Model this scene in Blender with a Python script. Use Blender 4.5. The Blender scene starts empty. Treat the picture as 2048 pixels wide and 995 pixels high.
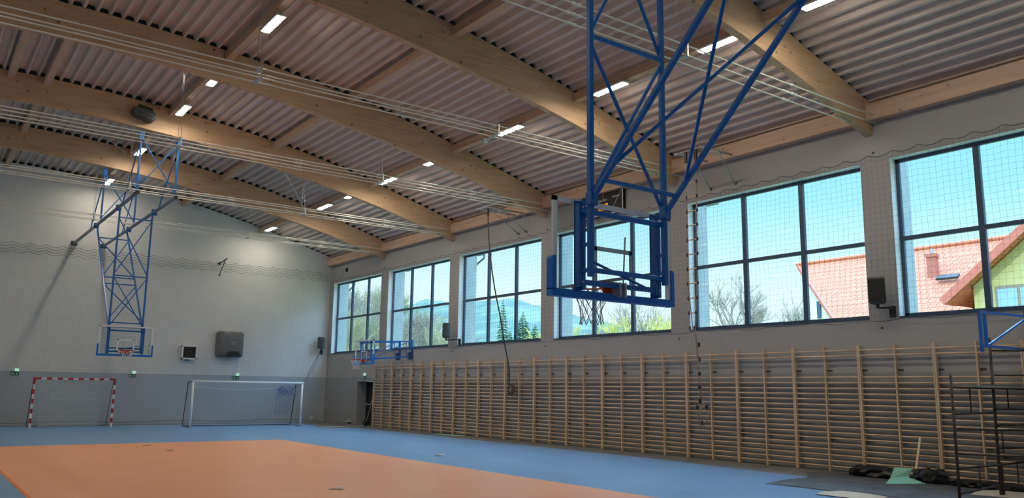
import bpy, math, random
from mathutils import Vector, Matrix
random.seed(7)
C = bpy.context.scene.collection
scene = bpy.context.scene
V = Vector

# ------------------------------------------------------------------ camera
YAW, PIT, ROL, EYE, FPX = 0.6308, 0.1695, 0.0137, 1.8467, 1640.5
fw = V((math.sin(YAW)*math.cos(PIT), math.cos(YAW)*math.cos(PIT), math.sin(PIT)))
r0 = V((math.cos(YAW), -math.sin(YAW), 0)); u0 = r0.cross(fw)
rt = r0*math.cos(ROL) + u0*math.sin(ROL); up = -r0*math.sin(ROL) + u0*math.cos(ROL)
cd = bpy.data.cameras.new('camera'); cam = bpy.data.objects.new('camera', cd); C.objects.link(cam)
M = Matrix((rt, up, -fw)).transposed().to_4x4(); M.translation = V((0, 0, EYE))
cam.matrix_world = M
cd.sensor_width = 36; cd.lens = FPX/2048*36; cd.clip_end = 6000; cd.clip_start = .05
scene.camera = cam

# ------------------------------------------------------------------ sky, sun, exposure
LAMP = 100.0
scene.view_settings.view_transform = 'Standard'; scene.view_settings.look = 'None'
scene.view_settings.gamma = 1; scene.view_settings.use_curve_mapping = False
scene.view_settings.exposure = 0.0
w = bpy.data.worlds.new('sky'); scene.world = w; w.use_nodes = True
nt = w.node_tree; nt.nodes.clear()
out = nt.nodes.new('ShaderNodeOutputWorld'); bg = nt.nodes.new('ShaderNodeBackground')
tc = nt.nodes.new('ShaderNodeTexCoord'); sp = nt.nodes.new('ShaderNodeSeparateXYZ'); rp = nt.nodes.new('ShaderNodeValToRGB')
nt.links.new(tc.outputs['Generated'], sp.inputs[0]); nt.links.new(sp.outputs['Z'], rp.inputs[0])
nt.links.new(rp.outputs[0], bg.inputs[0]); nt.links.new(bg.outputs[0], out.inputs[0])
cr = rp.color_ramp; cr.elements[0].position = 0.0; cr.elements[0].color = (.85, 1.0, 1.0, 1)
cr.elements[1].position = 1.0; cr.elements[1].color = (2.5, 4.4, 6.6, 1)
for p_, c_ in ((.12, (.78, 1.0, 1.05, 1)), (.22, (.38, .84, 1.05, 1)), (.31, (.28, .78, 1.15, 1)), (.55, (2.3, 4.2, 6.3, 1))):
    e_ = cr.elements.new(p_); e_.color = c_
bg.inputs[1].default_value = 1.12
sd = bpy.data.lights.new('sun', 'SUN'); sd.energy = 1.4; sd.angle = math.radians(.6); sd.color = (1, .95, .86)
so = bpy.data.objects.new('sun', sd); C.objects.link(so)
so.rotation_euler = (V((.78, .25, -.60))).to_track_quat('-Z', 'Y').to_euler(); so.location = (-30, -30, 40)

# ------------------------------------------------------------------ materials
MATS = {}
def mat(name, col=None, rough=.6, metal=0., emit=None, estr=0.):
    if name in MATS: return MATS[name]
    m = bpy.data.materials.new(name); m.use_nodes = True
    b = m.node_tree.nodes['Principled BSDF']
    if col: b.inputs['Base Color'].default_value = (*col, 1)
    b.inputs['Roughness'].default_value = rough; b.inputs['Metallic'].default_value = metal
    if emit:
        b.inputs['Emission Color'].default_value = (*emit, 1); b.inputs['Emission Strength'].default_value = estr
    MATS[name] = m
    return m
def noisy(name, c1, c2, scale=4, rough=.6, stretch=(1, 1, 1), detail=4, metal=0., bump=0., lo=.35, hi=.65):
    m = mat(name, c1, rough, metal); n = m.node_tree; b = n.nodes['Principled BSDF']
    t = n.nodes.new('ShaderNodeTexCoord'); mp = n.nodes.new('ShaderNodeMapping'); nz = n.nodes.new('ShaderNodeTexNoise')
    r = n.nodes.new('ShaderNodeValToRGB')
    mp.inputs['Scale'].default_value = stretch
    nz.inputs['Scale'].default_value = scale; nz.inputs['Detail'].default_value = detail
    n.links.new(t.outputs['Object'], mp.inputs[0]); n.links.new(mp.outputs[0], nz.inputs['Vector'])
    n.links.new(nz.outputs['Fac'], r.inputs[0]); n.links.new(r.outputs[0], b.inputs['Base Color'])
    r.color_ramp.elements[0].position = lo; r.color_ramp.elements[1].position = hi
    r.color_ramp.elements[0].color = (*c1, 1); r.color_ramp.elements[1].color = (*c2, 1)
    if bump:
        bp = n.nodes.new('ShaderNodeBump'); bp.inputs['Strength'].default_value = bump; bp.inputs['Distance'].default_value = .02
        n.links.new(nz.outputs['Fac'], bp.inputs['Height']); n.links.new(bp.outputs[0], b.inputs['Normal'])
    return m
def knotty(name, c1, c2, knot, stretch, knots=True):
    m = noisy(name, c1, c2, 3, .55, stretch, 6)
    n = m.node_tree; b = n.nodes['Principled BSDF']; ramp = [x for x in n.nodes if x.type == 'VALTORGB'][0]
    if knots:
        t = n.nodes.new('ShaderNodeTexCoord'); vo = n.nodes.new('ShaderNodeTexVoronoi'); vo.inputs['Scale'].default_value = 2.6
        rr = n.nodes.new('ShaderNodeValToRGB'); mx = n.nodes.new('ShaderNodeMixRGB')
        rr.color_ramp.elements[0].position = .07; rr.color_ramp.elements[0].color = (1, 1, 1, 1)
        rr.color_ramp.elements[1].position = .13; rr.color_ramp.elements[1].color = (0, 0, 0, 1)
        n.links.new(t.outputs['Object'], vo.inputs['Vector']); n.links.new(vo.outputs['Distance'], rr.inputs[0])
        n.links.new(rr.outputs[0], mx.inputs[0]); n.links.new(ramp.outputs[0], mx.inputs[1]); mx.inputs[2].default_value = (*knot, 1)
        n.links.new(mx.outputs[0], b.inputs['Base Color'])
    return m

WALL_LOW = 2.357
def wall_mat(name, c_hi, c_lo, split=WALL_LOW):
    m = noisy(name, c_hi, tuple(x*.95 for x in c_hi), 1.2, .75)
    n = m.node_tree; b = n.nodes['Principled BSDF']; ramp = [x for x in n.nodes if x.type == 'VALTORGB'][0]
    g = n.nodes.new('ShaderNodeNewGeometry'); s = n.nodes.new('ShaderNodeSeparateXYZ'); ma = n.nodes.new('ShaderNodeMath')
    ma.operation = 'LESS_THAN'; ma.inputs[1].default_value = split; mx = n.nodes.new('ShaderNodeMixRGB')
    n.links.new(g.outputs['Position'], s.inputs[0]); n.links.new(s.outputs['Z'], ma.inputs[0]); n.links.new(ma.outputs[0], mx.inputs[0])
    n.links.new(ramp.outputs[0], mx.inputs[1]); mx.inputs[2].default_value = (*c_lo, 1); n.links.new(mx.outputs[0], b.inputs['Base Color'])
    return m
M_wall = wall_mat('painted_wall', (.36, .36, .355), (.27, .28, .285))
M_farwall = wall_mat('painted_end_wall', (.72, .73, .71), (.42, .47, .51))
M_reveal = mat('white_reveal', (.82, .84, .86), .6)
M_deck = noisy('corrugated_sheet', (.62, .515, .45), (.69, .585, .52), .8, .55, metal=.0)
M_glulam = knotty('glulam', (.50, .32, .185), (.61, .42, .265), (.22, .12, .07), (.35, 1, 5))
M_timber = knotty('sawn_timber', (.52, .34, .225), (.62, .43, .31), (.3, .17, .1), (1, .12, 3))
M_ladder = noisy('beech_wood', (.60, .44, .29), (.70, .54, .38), 2, .5, (3, 3, .4))
M_rung = noisy('beech_rung', (.62, .42, .27), (.72, .54, .38), 2, .45, (3, .5, 3))
M_blue = mat('blue_enamel', (.006, .13, .44), .32)
M_pad = mat('blue_pad', (.006, .16, .58), .5)
M_white = mat('white_paint', (.78, .80, .80), .4)
M_tube = mat('pale_conduit', (.78, .76, .68), .35)
M_steel = noisy('galvanised_steel', (.42, .44, .46), (.52, .54, .56), 8, .4, metal=.7)
M_gpipe = mat('grey_pipe', (.22, .26, .33), .4, .3)
M_black = mat('black_plastic', (.012, .012, .013), .5)
M_dark = mat('dark_grey_plastic', (.05, .055, .06), .45)
M_red = mat('rim_red', (.62, .07, .02), .45)
M_stripe = mat('goal_red', (.50, .02, .03), .45)
M_frame = mat('anthracite_frame', (.035, .075, .13), .4)
M_net = mat('black_net', (.02, .02, .025), .8)
M_gnet = mat('grey_net', (.30, .31, .33), .8)
M_wnet = mat('white_net', (.62, .64, .66), .8)
M_bnet = mat('blue_net', (.05, .12, .38), .8)
M_rust = noisy('rusty_steel', (.035, .025, .022), (.09, .06, .045), 9, .75)
M_plank = noisy('scaffold_plank', (.30, .24, .16), (.42, .34, .24), 3, .7, (.4, 6, 6))
M_rope = noisy('hemp_rope', (.22, .17, .12), (.36, .29, .21), 30, .9)
M_darkrope = mat('dark_rope', (.035, .03, .03), .9)
M_foil = noisy('black_foil', (.004, .004, .005), (.014, .014, .016), 3, .35, bump=.8)
M_groundsheet = noisy('dusty_sheet', (.055, .055, .06), (.10, .10, .105), 2, .6, bump=.5)
M_teal = mat('teal_foam', (.25, .58, .48), .7)
M_card = noisy('cardboard', (.55, .47, .36), (.62, .54, .43), 5, .8)
M_green = mat('sign_green', (.0, .16, .09), .5)
M_signlit = mat('sign_lit', (.45, .75, .55), .5, 0, (.45, .95, .65), .6)
M_lamp = mat('lamp_diffuser', (.9, .9, .85), .4, 0, (1.0, .88, .72), LAMP)
M_lampwhite = mat('lamp_housing', (.8, .8, .78), .4)
M_orange_led = mat('orange_led', (.8, .25, .02), .5, 0, (1.0, .30, .02), 1.3)

def glassmat(name, tint, gl=.06):
    m = bpy.data.materials.new(name); m.use_nodes = True; n = m.node_tree; n.nodes.clear()
    o = n.nodes.new('ShaderNodeOutputMaterial'); mx = n.nodes.new('ShaderNodeMixShader'); t = n.nodes.new('ShaderNodeBsdfTransparent')
    g = n.nodes.new('ShaderNodeBsdfGlossy'); g.inputs['Roughness'].default_value = .02; lw0 = n.nodes.new('ShaderNodeLayerWeight'); lw0.inputs[0].default_value = .5; pw = n.nodes.new('ShaderNodeMath'); pw.operation = 'POWER'; pw.inputs[1].default_value = 5
    lw = n.nodes.new('ShaderNodeMath'); lw.operation = 'MULTIPLY_ADD'; lw.inputs[1].default_value = .25; lw.inputs[2].default_value = .004
    n.links.new(lw0.outputs['Facing'], pw.inputs[0]); n.links.new(pw.outputs[0], lw.inputs[0])
    t.inputs[0].default_value = (*tint, 1)
    n.links.new(lw.outputs[0], mx.inputs[0]); n.links.new(t.outputs[0], mx.inputs[1]); n.links.new(g.outputs[0], mx.inputs[2]); n.links.new(mx.outputs[0], o.inputs[0])
    return m
M_glass = glassmat('window_glass', (.97, 1, 1))
M_acryl = glassmat('acrylic_board', (.93, .96, .97))

# sports floor
def floor_mat(name, c1, c2, rough):
    m = noisy(name, c1, c2, .9, rough, detail=5)
    n = m.node_tree; b = n.nodes['Principled BSDF']
    nz = n.nodes.new('ShaderNodeTexNoise'); nz.inputs['Scale'].default_value = .35; r = n.nodes.new('ShaderNodeMapRange')
    r.inputs[3].default_value = rough-.06; r.inputs[4].default_value = rough+.10
    n.links.new(nz.outputs['Fac'], r.inputs[0]); n.links.new(r.outputs[0], b.inputs['Roughness'])
    return m
M_floorblue = floor_mat('blue_sports_floor', (.16, .33, .57), (.185, .37, .62), .30)
M_floororange = floor_mat('orange_sports_floor', (.93, .37, .145), (.96, .41, .17), .32)
M_screed = noisy('grey_screed', (.13, .125, .12), (.19, .18, .17), 1.5, .7)
M_edge = mat('orange_edge_line', (.80, .20, .02), .5)

# ------------------------------------------------------------------ mesh helpers
class MB:
    def __init__(s): s.v = []; s.f = []; s.mi = []; s.mats = []; s.cur = 0
    def use(s, m):
        if m not in s.mats: s.mats.append(m)
        s.cur = s.mats.index(m); return s
    def add(s, vs, fs):
        o = len(s.v); s.v += [tuple(x) for x in vs]
        for f in fs: s.f.append(tuple(i+o for i in f)); s.mi.append(s.cur)
        return s
    def box(s, x0, x1, y0, y1, z0, z1):
        s.add([(x0,y0,z0),(x1,y0,z0),(x1,y1,z0),(x0,y1,z0),(x0,y0,z1),(x1,y0,z1),(x1,y1,z1),(x0,y1,z1)],
              [(0,3,2,1),(4,5,6,7),(0,1,5,4),(1,2,6,5),(2,3,7,6),(3,0,4,7)]); return s
    def bar(s, p, q, a, b=None, hint=(0, 0, 1), ch=0.0):
        """rectangular (or chamfered) bar from p to q, a wide, b high"""
        p, q = V(p), V(q); b = b or a; d = (q-p).normalized(); h = V(hint)
        if abs(d.dot(h)) > .98: h = V((0, 1, 0))
        x = d.cross(h).normalized()*a/2; y = x.cross(d).normalized()*b/2
        if ch:
            k = 1-ch
            ring = [x+y*k, x*k+y, -x*k+y, -x+y*k, -x-y*k, -x*k-y, x*k-y, x-y*k]
        else: ring = [x+y, -x+y, -x-y, x-y]
        n = len(ring)
        s.add([p+r for r in ring]+[q+r for r in ring], [tuple(range(n-1, -1, -1)), tuple(range(n, 2*n))]+[(i, (i+1) % n, n+(i+1) % n, n+i) for i in range(n)])
        return s
    def tube(s, pts, r, n=8, cap=True, closed=False):
        pts = [V(p) for p in pts]; m = len(pts); o = len(s.v); prev = None; vs = []
        for i, p in enumerate(pts):
            if closed: d = pts[(i+1) % m]-pts[i-1]
            else: d = pts[min(i+1, m-1)]-pts[max(i-1, 0)]
            d.normalize()
            h = prev if prev is not None else (V((0, 0, 1)) if abs(d.z) < .9 else V((1, 0, 0)))
            x = (h-d*h.dot(d)).normalized(); prev = x; y = d.cross(x)
            rr = r[i] if isinstance(r, (list, tuple)) else r
            for k in range(n):
                a = 2*math.pi*k/n; vs.append(p+x*math.cos(a)*rr+y*math.sin(a)*rr)
        fs = []
        for i in range(m if closed else m-1):
            j = (i+1) % m
            for k in range(n): fs.append((i*n+k, i*n+(k+1) % n, j*n+(k+1) % n, j*n+k))
        if cap and not closed: fs += [tuple(range(n-1, -1, -1)), tuple(range((m-1)*n, m*n))]
        s.add(vs, fs); return s
    def prism(s, prof, axis, a, b):
        """profile of 2D points extruded along axis from a to b (prof is in the two other axes, in order)"""
        def P(u, v, t): return {'x': (t, u, v), 'y': (u, t, v), 'z': (u, v, t)}[axis]
        n = len(prof)
        s.add([P(u, v, a) for u, v in prof]+[P(u, v, b) for u, v in prof],
              [tuple(range(n-1, -1, -1)), tuple(range(n, 2*n))]+[(i, (i+1) % n, n+(i+1) % n, n+i) for i in range(n)]); return s
    def quad(s, *p): s.add(p, [tuple(range(len(p)))]); return s
    def sphere(s, c, r, nu=10, nv=6, sc=(1, 1, 1)):
        vs = [(c[0], c[1], c[2]+r*sc[2])]
        for j in range(1, nv):
            t = math.pi*j/nv
            for i in range(nu):
                a = 2*math.pi*i/nu; vs.append((c[0]+r*sc[0]*math.sin(t)*math.cos(a), c[1]+r*sc[1]*math.sin(t)*math.sin(a), c[2]+r*sc[2]*math.cos(t)))
        vs.append((c[0], c[1], c[2]-r*sc[2])); L = len(vs)-1; fs = []
        for i in range(nu):
            fs.append((0, 1+i, 1+(i+1) % nu)); fs.append((L, L-nu+(i+1) % nu, L-nu+i))
            for j in range(nv-2): a = 1+j*nu; fs.append((a+i, a+nu+i, a+nu+(i+1) % nu, a+(i+1) % nu))
        s.add(vs, fs); return s
    def build(s, name, m=None, parent=None, label=None, smooth=False, org=None, bevel=0):
        """vertices are in world space when org/parent location is used, else local"""
        me = bpy.data.meshes.new(name)
        o0 = org if org is not None else (root_loc(parent) if parent is not None else V((0, 0, 0)))
        me.from_pydata([tuple(V(v)-o0) for v in s.v], [], s.f)
        if s.mats:
            for x in s.mats: me.materials.append(x)
            me.polygons.foreach_set('material_index', s.mi)
        elif m: me.materials.append(m)
        if smooth:
            me.polygons.foreach_set('use_smooth', [True]*len(me.polygons))
            me.update()
        ob = bpy.data.objects.new(name, me); C.objects.link(ob)
        if parent is not None: ob.parent = parent
        elif org is not None: ob.location = org
        if label: ob['label'] = label
        if bevel:
            md = ob.modifiers.new('bevel', 'BEVEL'); md.width = bevel; md.segments = 2; md.limit_method = 'ANGLE'
        me.validate()
        return ob
ROOT = {}
def root_loc(o):
    return ROOT.get(o.name, V((0, 0, 0)))
def child_reg(o, parent):
    """a part that itself has sub-parts: its own origin equals its thing's origin"""
    ROOT[o.name] = root_loc(parent); return o
def thing(name, label, cat, loc=(0, 0, 0), group=None):
    o = bpy.data.objects.new(name, None); C.objects.link(o); o.location = loc; o.empty_display_size = .1
    o['label'] = label; o['category'] = cat
    if group: o['group'] = group
    ROOT[o.name] = V(loc); return o
def tag(o, label, cat, group=None, kind=None):
    o['label'] = label; o['category'] = cat
    if group: o['group'] = group
    if kind: o['kind'] = kind
    return o
def struct(o, label=None, cat=None):
    o['kind'] = 'structure'
    if label: o['label'] = label
    if cat: o['category'] = cat
    return o
def copy_thing(src, loc, label, group=None):
    r = src.copy(); C.objects.link(r); r.location = loc; r['label'] = label
    if group: r['group'] = group
    for ch in list(src.children):
        c = ch.copy(); C.objects.link(c); c.parent = r
        for g in ch.children:
            d = g.copy(); C.objects.link(d); d.parent = c
    return r
def text_mesh(body, size, depth=.004, align='CENTER'):
    cu = bpy.data.curves.new('lettering', 'FONT'); cu.body = body; cu.size = size; cu.extrude = depth
    cu.align_x = align; cu.align_y = 'CENTER'
    tmp = bpy.data.objects.new('lettering_tmp', cu); C.objects.link(tmp)
    bpy.context.view_layer.update()
    me = bpy.data.meshes.new_from_object(tmp.evaluated_get(bpy.context.evaluated_depsgraph_get()))
    bpy.data.objects.remove(tmp); return me
def text(name, body, size, m, parent, origin, xdir, ydir, depth=.003):
    me = text_mesh(body, size, depth); me.materials.clear(); me.materials.append(m)
    x = V(xdir).normalized(); y = V(ydir).normalized(); z = x.cross(y)
    mt = Matrix((x, y, z)).transposed().to_4x4(); mt.translation = V(origin)-root_loc(parent)
    me.transform(mt); o = bpy.data.objects.new(name, me); C.objects.link(o); o.parent = parent; return o

# ------------------------------------------------------------------ hall dimensions
XW, YF, XL, YN = 18.534, 42.386, -13.96, -3.3
XC = (XW+XL)/2
BY = [42.26-6.3667*k for k in range(7)]        # beam lines, 1 = farthest
SILL, HEAD = 3.6375, 7.4444
WY0, PER, WW = 41.887, 6.3667, 5.617
def interp(tab, d):
    d = abs(d)
    for (a, va), (b, vb) in zip(tab, tab[1:]):
        if d <= b:
            t = (d-a)/(b-a); return va+(vb-va)*t
    return tab[-1][1]
def smooth_tab(tab):
    # dense Catmull-Rom through the control points
    P = [(-tab[1][0], tab[1][1])]+tab+[(2*tab[-1][0]-tab[-2][0], 2*tab[-1][1]-tab[-2][1])]; o = []
    for i in range(1, len(P)-2):
        for k in range(6):
            t = k/6; p = [P[i-1], P[i], P[i+1], P[i+2]]
            f = lambda j: .5*((2*p[1][j])+(-p[0][j]+p[2][j])*t+(2*p[0][j]-5*p[1][j]+4*p[2][j]-p[3][j])*t*t+(-p[0][j]+3*p[1][j]-3*p[2][j]+p[3][j])*t**3)
            o.append((f(0), f(1)))
    o.append(tab[-1]); return o
TOP = smooth_tab([(0, 11.66), (4.5, 11.43), (8.4, 10.93), (11.5, 10.28), (14.3, 9.50), (16.3, 8.92)])
BOT = smooth_tab([(0, 10.72), (4.5, 10.47), (7.0, 10.14), (9.3, 9.76), (12.5, 9.10), (16.3, 8.09)])
ztop = lambda x: interp(TOP, x-XC)
zbot = lambda x: interp(BOT, x-XC)

# ------------------------------------------------------------------ shell
# floor: bare screed slab, blue sports surface, orange court
b = MB(); b.use(M_screed).box(XL, XW+.6, YN, YF+.2, -.25, 0)
blue = [(-13.3, -2.8), (14.6, -2.8), (14.6, 11.0), (16.64, 11.17), (16.8, 13.2), (17.1, 16.5), (17.2, 22), (17.25, 31.0), (17.3, 35.4), (15.75, 36.4), (16.35, 38.6), (16.2, 41.2), (-13.3, 41.45)]
b.use(M_floorblue).add([(x, y, .004) for x, y in blue], [tuple(range(len(blue)))])
b.use(M_floororange).quad((1.9, 10.45, .006), (10.95, 10.45, .006), (10.95, 28.6, .006), (1.9, 28.6, .006))
b.use(M_edge).quad((1.84, 10.45, .007), (1.9, 10.45, .007), (1.9, 28.6, .007), (1.84, 28.6, .007))
struct(b.build('floor'), 'blue sports floor with an orange court and a bare grey border', 'floor')

# corrugated roof deck following the arch, ribs along the hall
b = MB(); prof = []; pitch = .32; n = int((XW-XL+1.2)/pitch); x = XC-n*pitch/2
for i in range(n):
    for dx, dz in ((0, 0), (.06, 0), (.11, .14), (.27, .14)):
        xx = x+dx; prof.append((xx, ztop(xx)+dz))
    x += pitch
ys = [YN-.2]+[YF+.35]
vs = []; fs = []
for yv in ys: vs += [(px, yv, pz) for px, pz in prof]
L = len(prof)
for i in range(L-1): fs.append((i, i+1, L+i+1, L+i))
b.add(vs, fs)
for i in range(L-1): pass
o = b.build('ceiling', M_deck); struct(o, 'corrugated metal roof deck over the hall', 'ceiling')
sm = o.modifiers.new('thick', 'SOLIDIFY'); sm.thickness = .004; sm.offset = 1
b = MB(); b.add([(px, yv, ztop(px)+.30) for yv in (YN-.4, YF+.6) for px in [XL-.5+k*.7 for k in range(48)]],
                [(k, k+1, 48+k+1, 48+k) for k in range(47)])
o = b.build('trim_1', mat('roof_membrane', (.03, .03, .03), .9)); struct(o, 'roof insulation above the deck', 'roof')
sm = o.modifiers.new('thick', 'SOLIDIFY'); sm.thickness = .12; sm.offset = 1

b = MB()
for yy in (YF+.27, YN-.33):
    xs_ = [XL+(XW+.5-XL)*k/60 for k in range(61)]
    b.prism([(x, ztop(x)-.25) for x in xs_]+[(x, ztop(x)+.32) for x in reversed(xs_)], 'y', yy, yy+.05)
struct(b.build('trim_12', mat('black_flute_shade', (.008, .008, .008), .9)), 'added black strip standing for the dark inside the roof deck flutes', 'shade strip')  # black strip added as the dark of the flute ends, keeps sky light out

# end walls follow the arch
def arch_wall(name, y0, y1, m, label):
    pr_ = [(XL, -.25)]+[(XL+(XW-XL)*k/60, 0) for k in range(61)]+[(XW, -.25)]
    pr_ = [(XL, -.25)]+[(XL+(XW-XL)*k/60, ztop(XL+(XW-XL)*k/60)-.005) for k in range(61)]+[(XW, -.25)]
    bb = MB(); bb.prism(pr_, 'y', y0, y1); struct(bb.build(name, m), label, 'wall')
arch_wall('wall_far', YF, YF+.25, M_farwall, 'grey end wall, darker along the bottom')
arch_wall('wall_near', YN-.25, YN, M_farwall, 'end wall behind the viewer')
b = MB().box(XL-.3, XL, YN-.25, YF+.25, -.25, 9.4); struct(b.build('wall_left', M_wall), 'side wall opposite the windows', 'wall')
# window wall
WIN = []          # (y_high, y_low)
for k in range(7):
    WIN.append((WY0-k*PER, WY0-k*PER-WW))
WT = .36
DY0, DY1 = 36.74, 38.45
b = MB()
b.box(XW, XW+.55, YN-.25, DY0, -.25, SILL); b.box(XW, XW+.55, DY1, YF+.25, -.25, SILL); b.box(XW, XW+.55, DY0, DY1, 2.15, SILL)
b.box(XW, XW+WT, YN-.25, YF+.25, HEAD, 8.98)
edges = [YF+.25]+[y for p in WIN for y in p]+[YN-.25]
for i in range(0, len(edges), 2):
    if edges[i]-edges[i+1] > .05: b.box(XW, XW+WT, edges[i+1], edges[i], SILL, HEAD)
# small capped bolt heads along the wall, white jamb faces
struct(b.build('wall_right', M_wall), 'long wall with seven tall windows', 'wall')
b = MB()
for (ya, yb) in WIN:
    b.box(XW+.004, XW+.25, ya-.006, ya, SILL, HEAD); b.box(XW+.004, XW+.25, yb, yb+.006, SILL, HEAD); b.box(XW+.004, XW+.25, yb, ya, HEAD-.006, HEAD)
struct(b.build('trim_2', M_reveal), 'white plastered window reveals', 'trim')

# windows: three by two panes
for k, (ya, yb) in enumerate(WIN):
    xf0, xf1 = XW+.24, XW+.31
    b = MB()
    t = .09
    b.box(xf0, xf1, yb, yb+t, SILL, HEAD); b.box(xf0, xf1, ya-t, ya, SILL, HEAD)
    b.box(xf0, xf1, yb, ya, SILL, SILL+t); b.box(xf0, xf1, yb, ya, HEAD-t, HEAD)
    for fr in (1/3, 2/3):
        ym = yb+(ya-yb)*fr; b.box(xf0-.02, xf1, ym-.065, ym+.065, SILL, HEAD)
    zt = 5.50; b.box(xf0-.01, xf1, yb, ya, zt-.05, zt+.05)
    b.box(XW-.02, XW+.25, yb, ya, SILL-.02, SILL+.012)
    wo = b.build('window_%d' % (k+1), M_frame)
    struct(wo, 'anthracite window of six panes, '+['first', 'second', 'third', 'fourth', 'fifth', 'sixth', 'seventh'][k]+' from the end wall with the goals', 'window')
    pb = MB(); pb.box(XW+.27, XW+.276, yb+.05, ya-.05, SILL+.05, HEAD-.05); pb.build('pane', M_glass, wo)

# outside: pilasters with rainwater hoppers
M_ext = noisy('pale_render', (.44, .47, .48), (.50, .53, .54), 3, .8)
piers = [WY0+.25]+[WIN[k][1] for k in range(6)]
for k in range(7):
    y1 = WIN[k][0]; y2 = y1+(PER-WW)
    b = MB(); b.box(XW+.37, XW+.90, y1+.02, y2-.02, -.5, 8.6)
    struct(b.build('trim_%d' % (k+3), M_ext), 'pale outer pilaster beside a window', 'pilaster')
b = MB()
for k in range(7):
    y1 = WIN[k][0]
    if k == 5: continue
    b.box(XW+.95, XW+1.18, y1-.22, y1+.3, 7.56, 7.72)
    if k in (0, 2): b.tube([(XW+1.1, y1-.25, 7.68), (XW+1.1, y1-.25, 7.42), (XW+.98, y1+.05, 7.2), (XW+.94, y1+.2, 7.1)], .04, 8)
struct(b.build('trim_10', mat('grey_gutter', (.16, .19, .23), .5)), 'dark eaves gutter pieces outside the windows', 'gutter')

# door in the side wall
d = MB(); d.box(XW+.50, XW+.545, DY0+.01, DY1-.01, 0.002, 2.14)
dd = d.build('door_1', mat('black_door', (.008, .009, .014), .35)); struct(dd, 'dark door with a grey panic bar, beside the wall bars', 'door')
pb = MB(); pb.bar((XW+.43, DY0+.12, 1.02), (XW+.43, DY0+.75, 1.02), .05, .05); pb.bar((XW+.43, DY0+.95, 1.02), (XW+.43, DY1-.1, 1.02), .05, .05)
pb.bar((XW+.45, DY0+.75, 1.02), (XW+.45, DY0+.9, 1.25), .05, .04); pb.bar((XW+.45, DY0+.9, 1.25), (XW+.45, DY0+1.02, 1.0), .05, .04)
pb.box(XW+.44, XW+.50, DY0+.1, DY0+.16, .97, 1.07); pb.box(XW+.44, XW+.50, DY1-.2, DY1-.14, .97, 1.07)
pb.build('panic_bar', M_steel, dd)

# ------------------------------------------------------------------ beams and timber struts
ordn = ['', 'farthest', 'second', 'third', 'fourth', 'fifth', 'nearest']
for k in range(1, 7):
    xs = [XL+.0+(XW-XL)*i/80 for i in range(81)]
    pr_ = [(x, zbot(x)) for x in xs]+[(x, ztop(x)-.004) for x in reversed(xs)]
    yb = BY[k]; bb = MB(); bb.prism([(x, z) for x, z in pr_], 'y', yb, yb+.2)
    o = bb.build('glulam_beam', M_glulam, org=V((0, yb, 0)), bevel=.012)
    lab = {1: 'arched glued timber roof beam nearest the end wall with the goals', 2: 'arched timber roof beam, second from the end wall, black device on it',
           3: 'arched timber roof beam, third from the end wall with the goals', 4: 'arched timber roof beam ending right above the rope ladder, fourth from the end wall',
           5: 'arched timber roof beam crossing the top right corner, nearest one in view', 6: 'arched timber roof beam overhead, closest to the viewer'}[k]
    tag(o, lab, 'beam')
    xs2 = [XL+.05+(XW-XL-.1)*i/60 for i in range(61)]
    bb = MB(); bb.prism([(x, ztop(x)-.003) for x in xs2]+[(x, ztop(x)+.137) for x in reversed(xs2)], 'y', .07, .13)
    ff = bb.build('flute_shade_strip', mat('flute_shade_dark', (.03, .045, .05), .9), o, org=V((0, 0, 0)), label='added dark strip standing for shade in the sheet flutes over the beam')  # added strip, its dark colour stands in for shade in the open flutes
SX = [(18.36, 'on top of the window wall'), (14.4, 'with the right row of lamps'), (10.4, 'between the two rows of lamps'),
      (6.62, 'with the left row of lamps'), (2.72, 'just right of the roof ridge'), (1.72, 'just left of the roof ridge')]
bays = [(0, 'end wall to farthest beam'), (1, 'farthest to second beam'), (2, 'second to third beam'),
        (3, 'third to fourth beam'), (4, 'fourth to fifth beam'), (5, 'bay nearest the viewer')]
for k, bl in bays:
    for si, (sx, sl) in enumerate(SX):
        if k == 5 and si > 1: continue
        if k == 4 and si > 2: continue
        if k == 3 and si > 3: continue
        y1 = BY[k] if k else YF; y0 = BY[k+1]+.2
        bb = MB(); wdt = .2
        if si == 0: bb.box(XW-.26, XW-.01, y0, y1, 8.42, 8.84)
        else: bb.box(sx-wdt/2, sx+wdt/2, y0, y1, ztop(sx+wdt/2)-.27, ztop(sx+wdt/2)-.03)
        o = bb.build('timber_strut', M_timber, org=V((sx, y0, 8.42 if si == 0 else ztop(sx)-.27)))
        tag(o, 'timber strut '+sl+', '+bl, 'strut')
        if si: # hangs the deck: short packing under the deck
            pass
# steel tie rods of the roof bracing
for i, (xa, xb) in enumerate(((14.35, 10.45), (10.35, 6.7), (6.6, 2.85))):
    bb = MB().tube([(xa, BY[1]-.01, ztop(xa)-.36), (xb, BY[2]+.21, ztop(xb)-.36)], .012, 6)
    tag(bb.build('tie_rod', M_steel), 'thin slanting steel tie rod between the farthest and second beams, '+('rightmost', 'middle', 'leftmost')[i]+' of three', 'tie rod')

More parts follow.
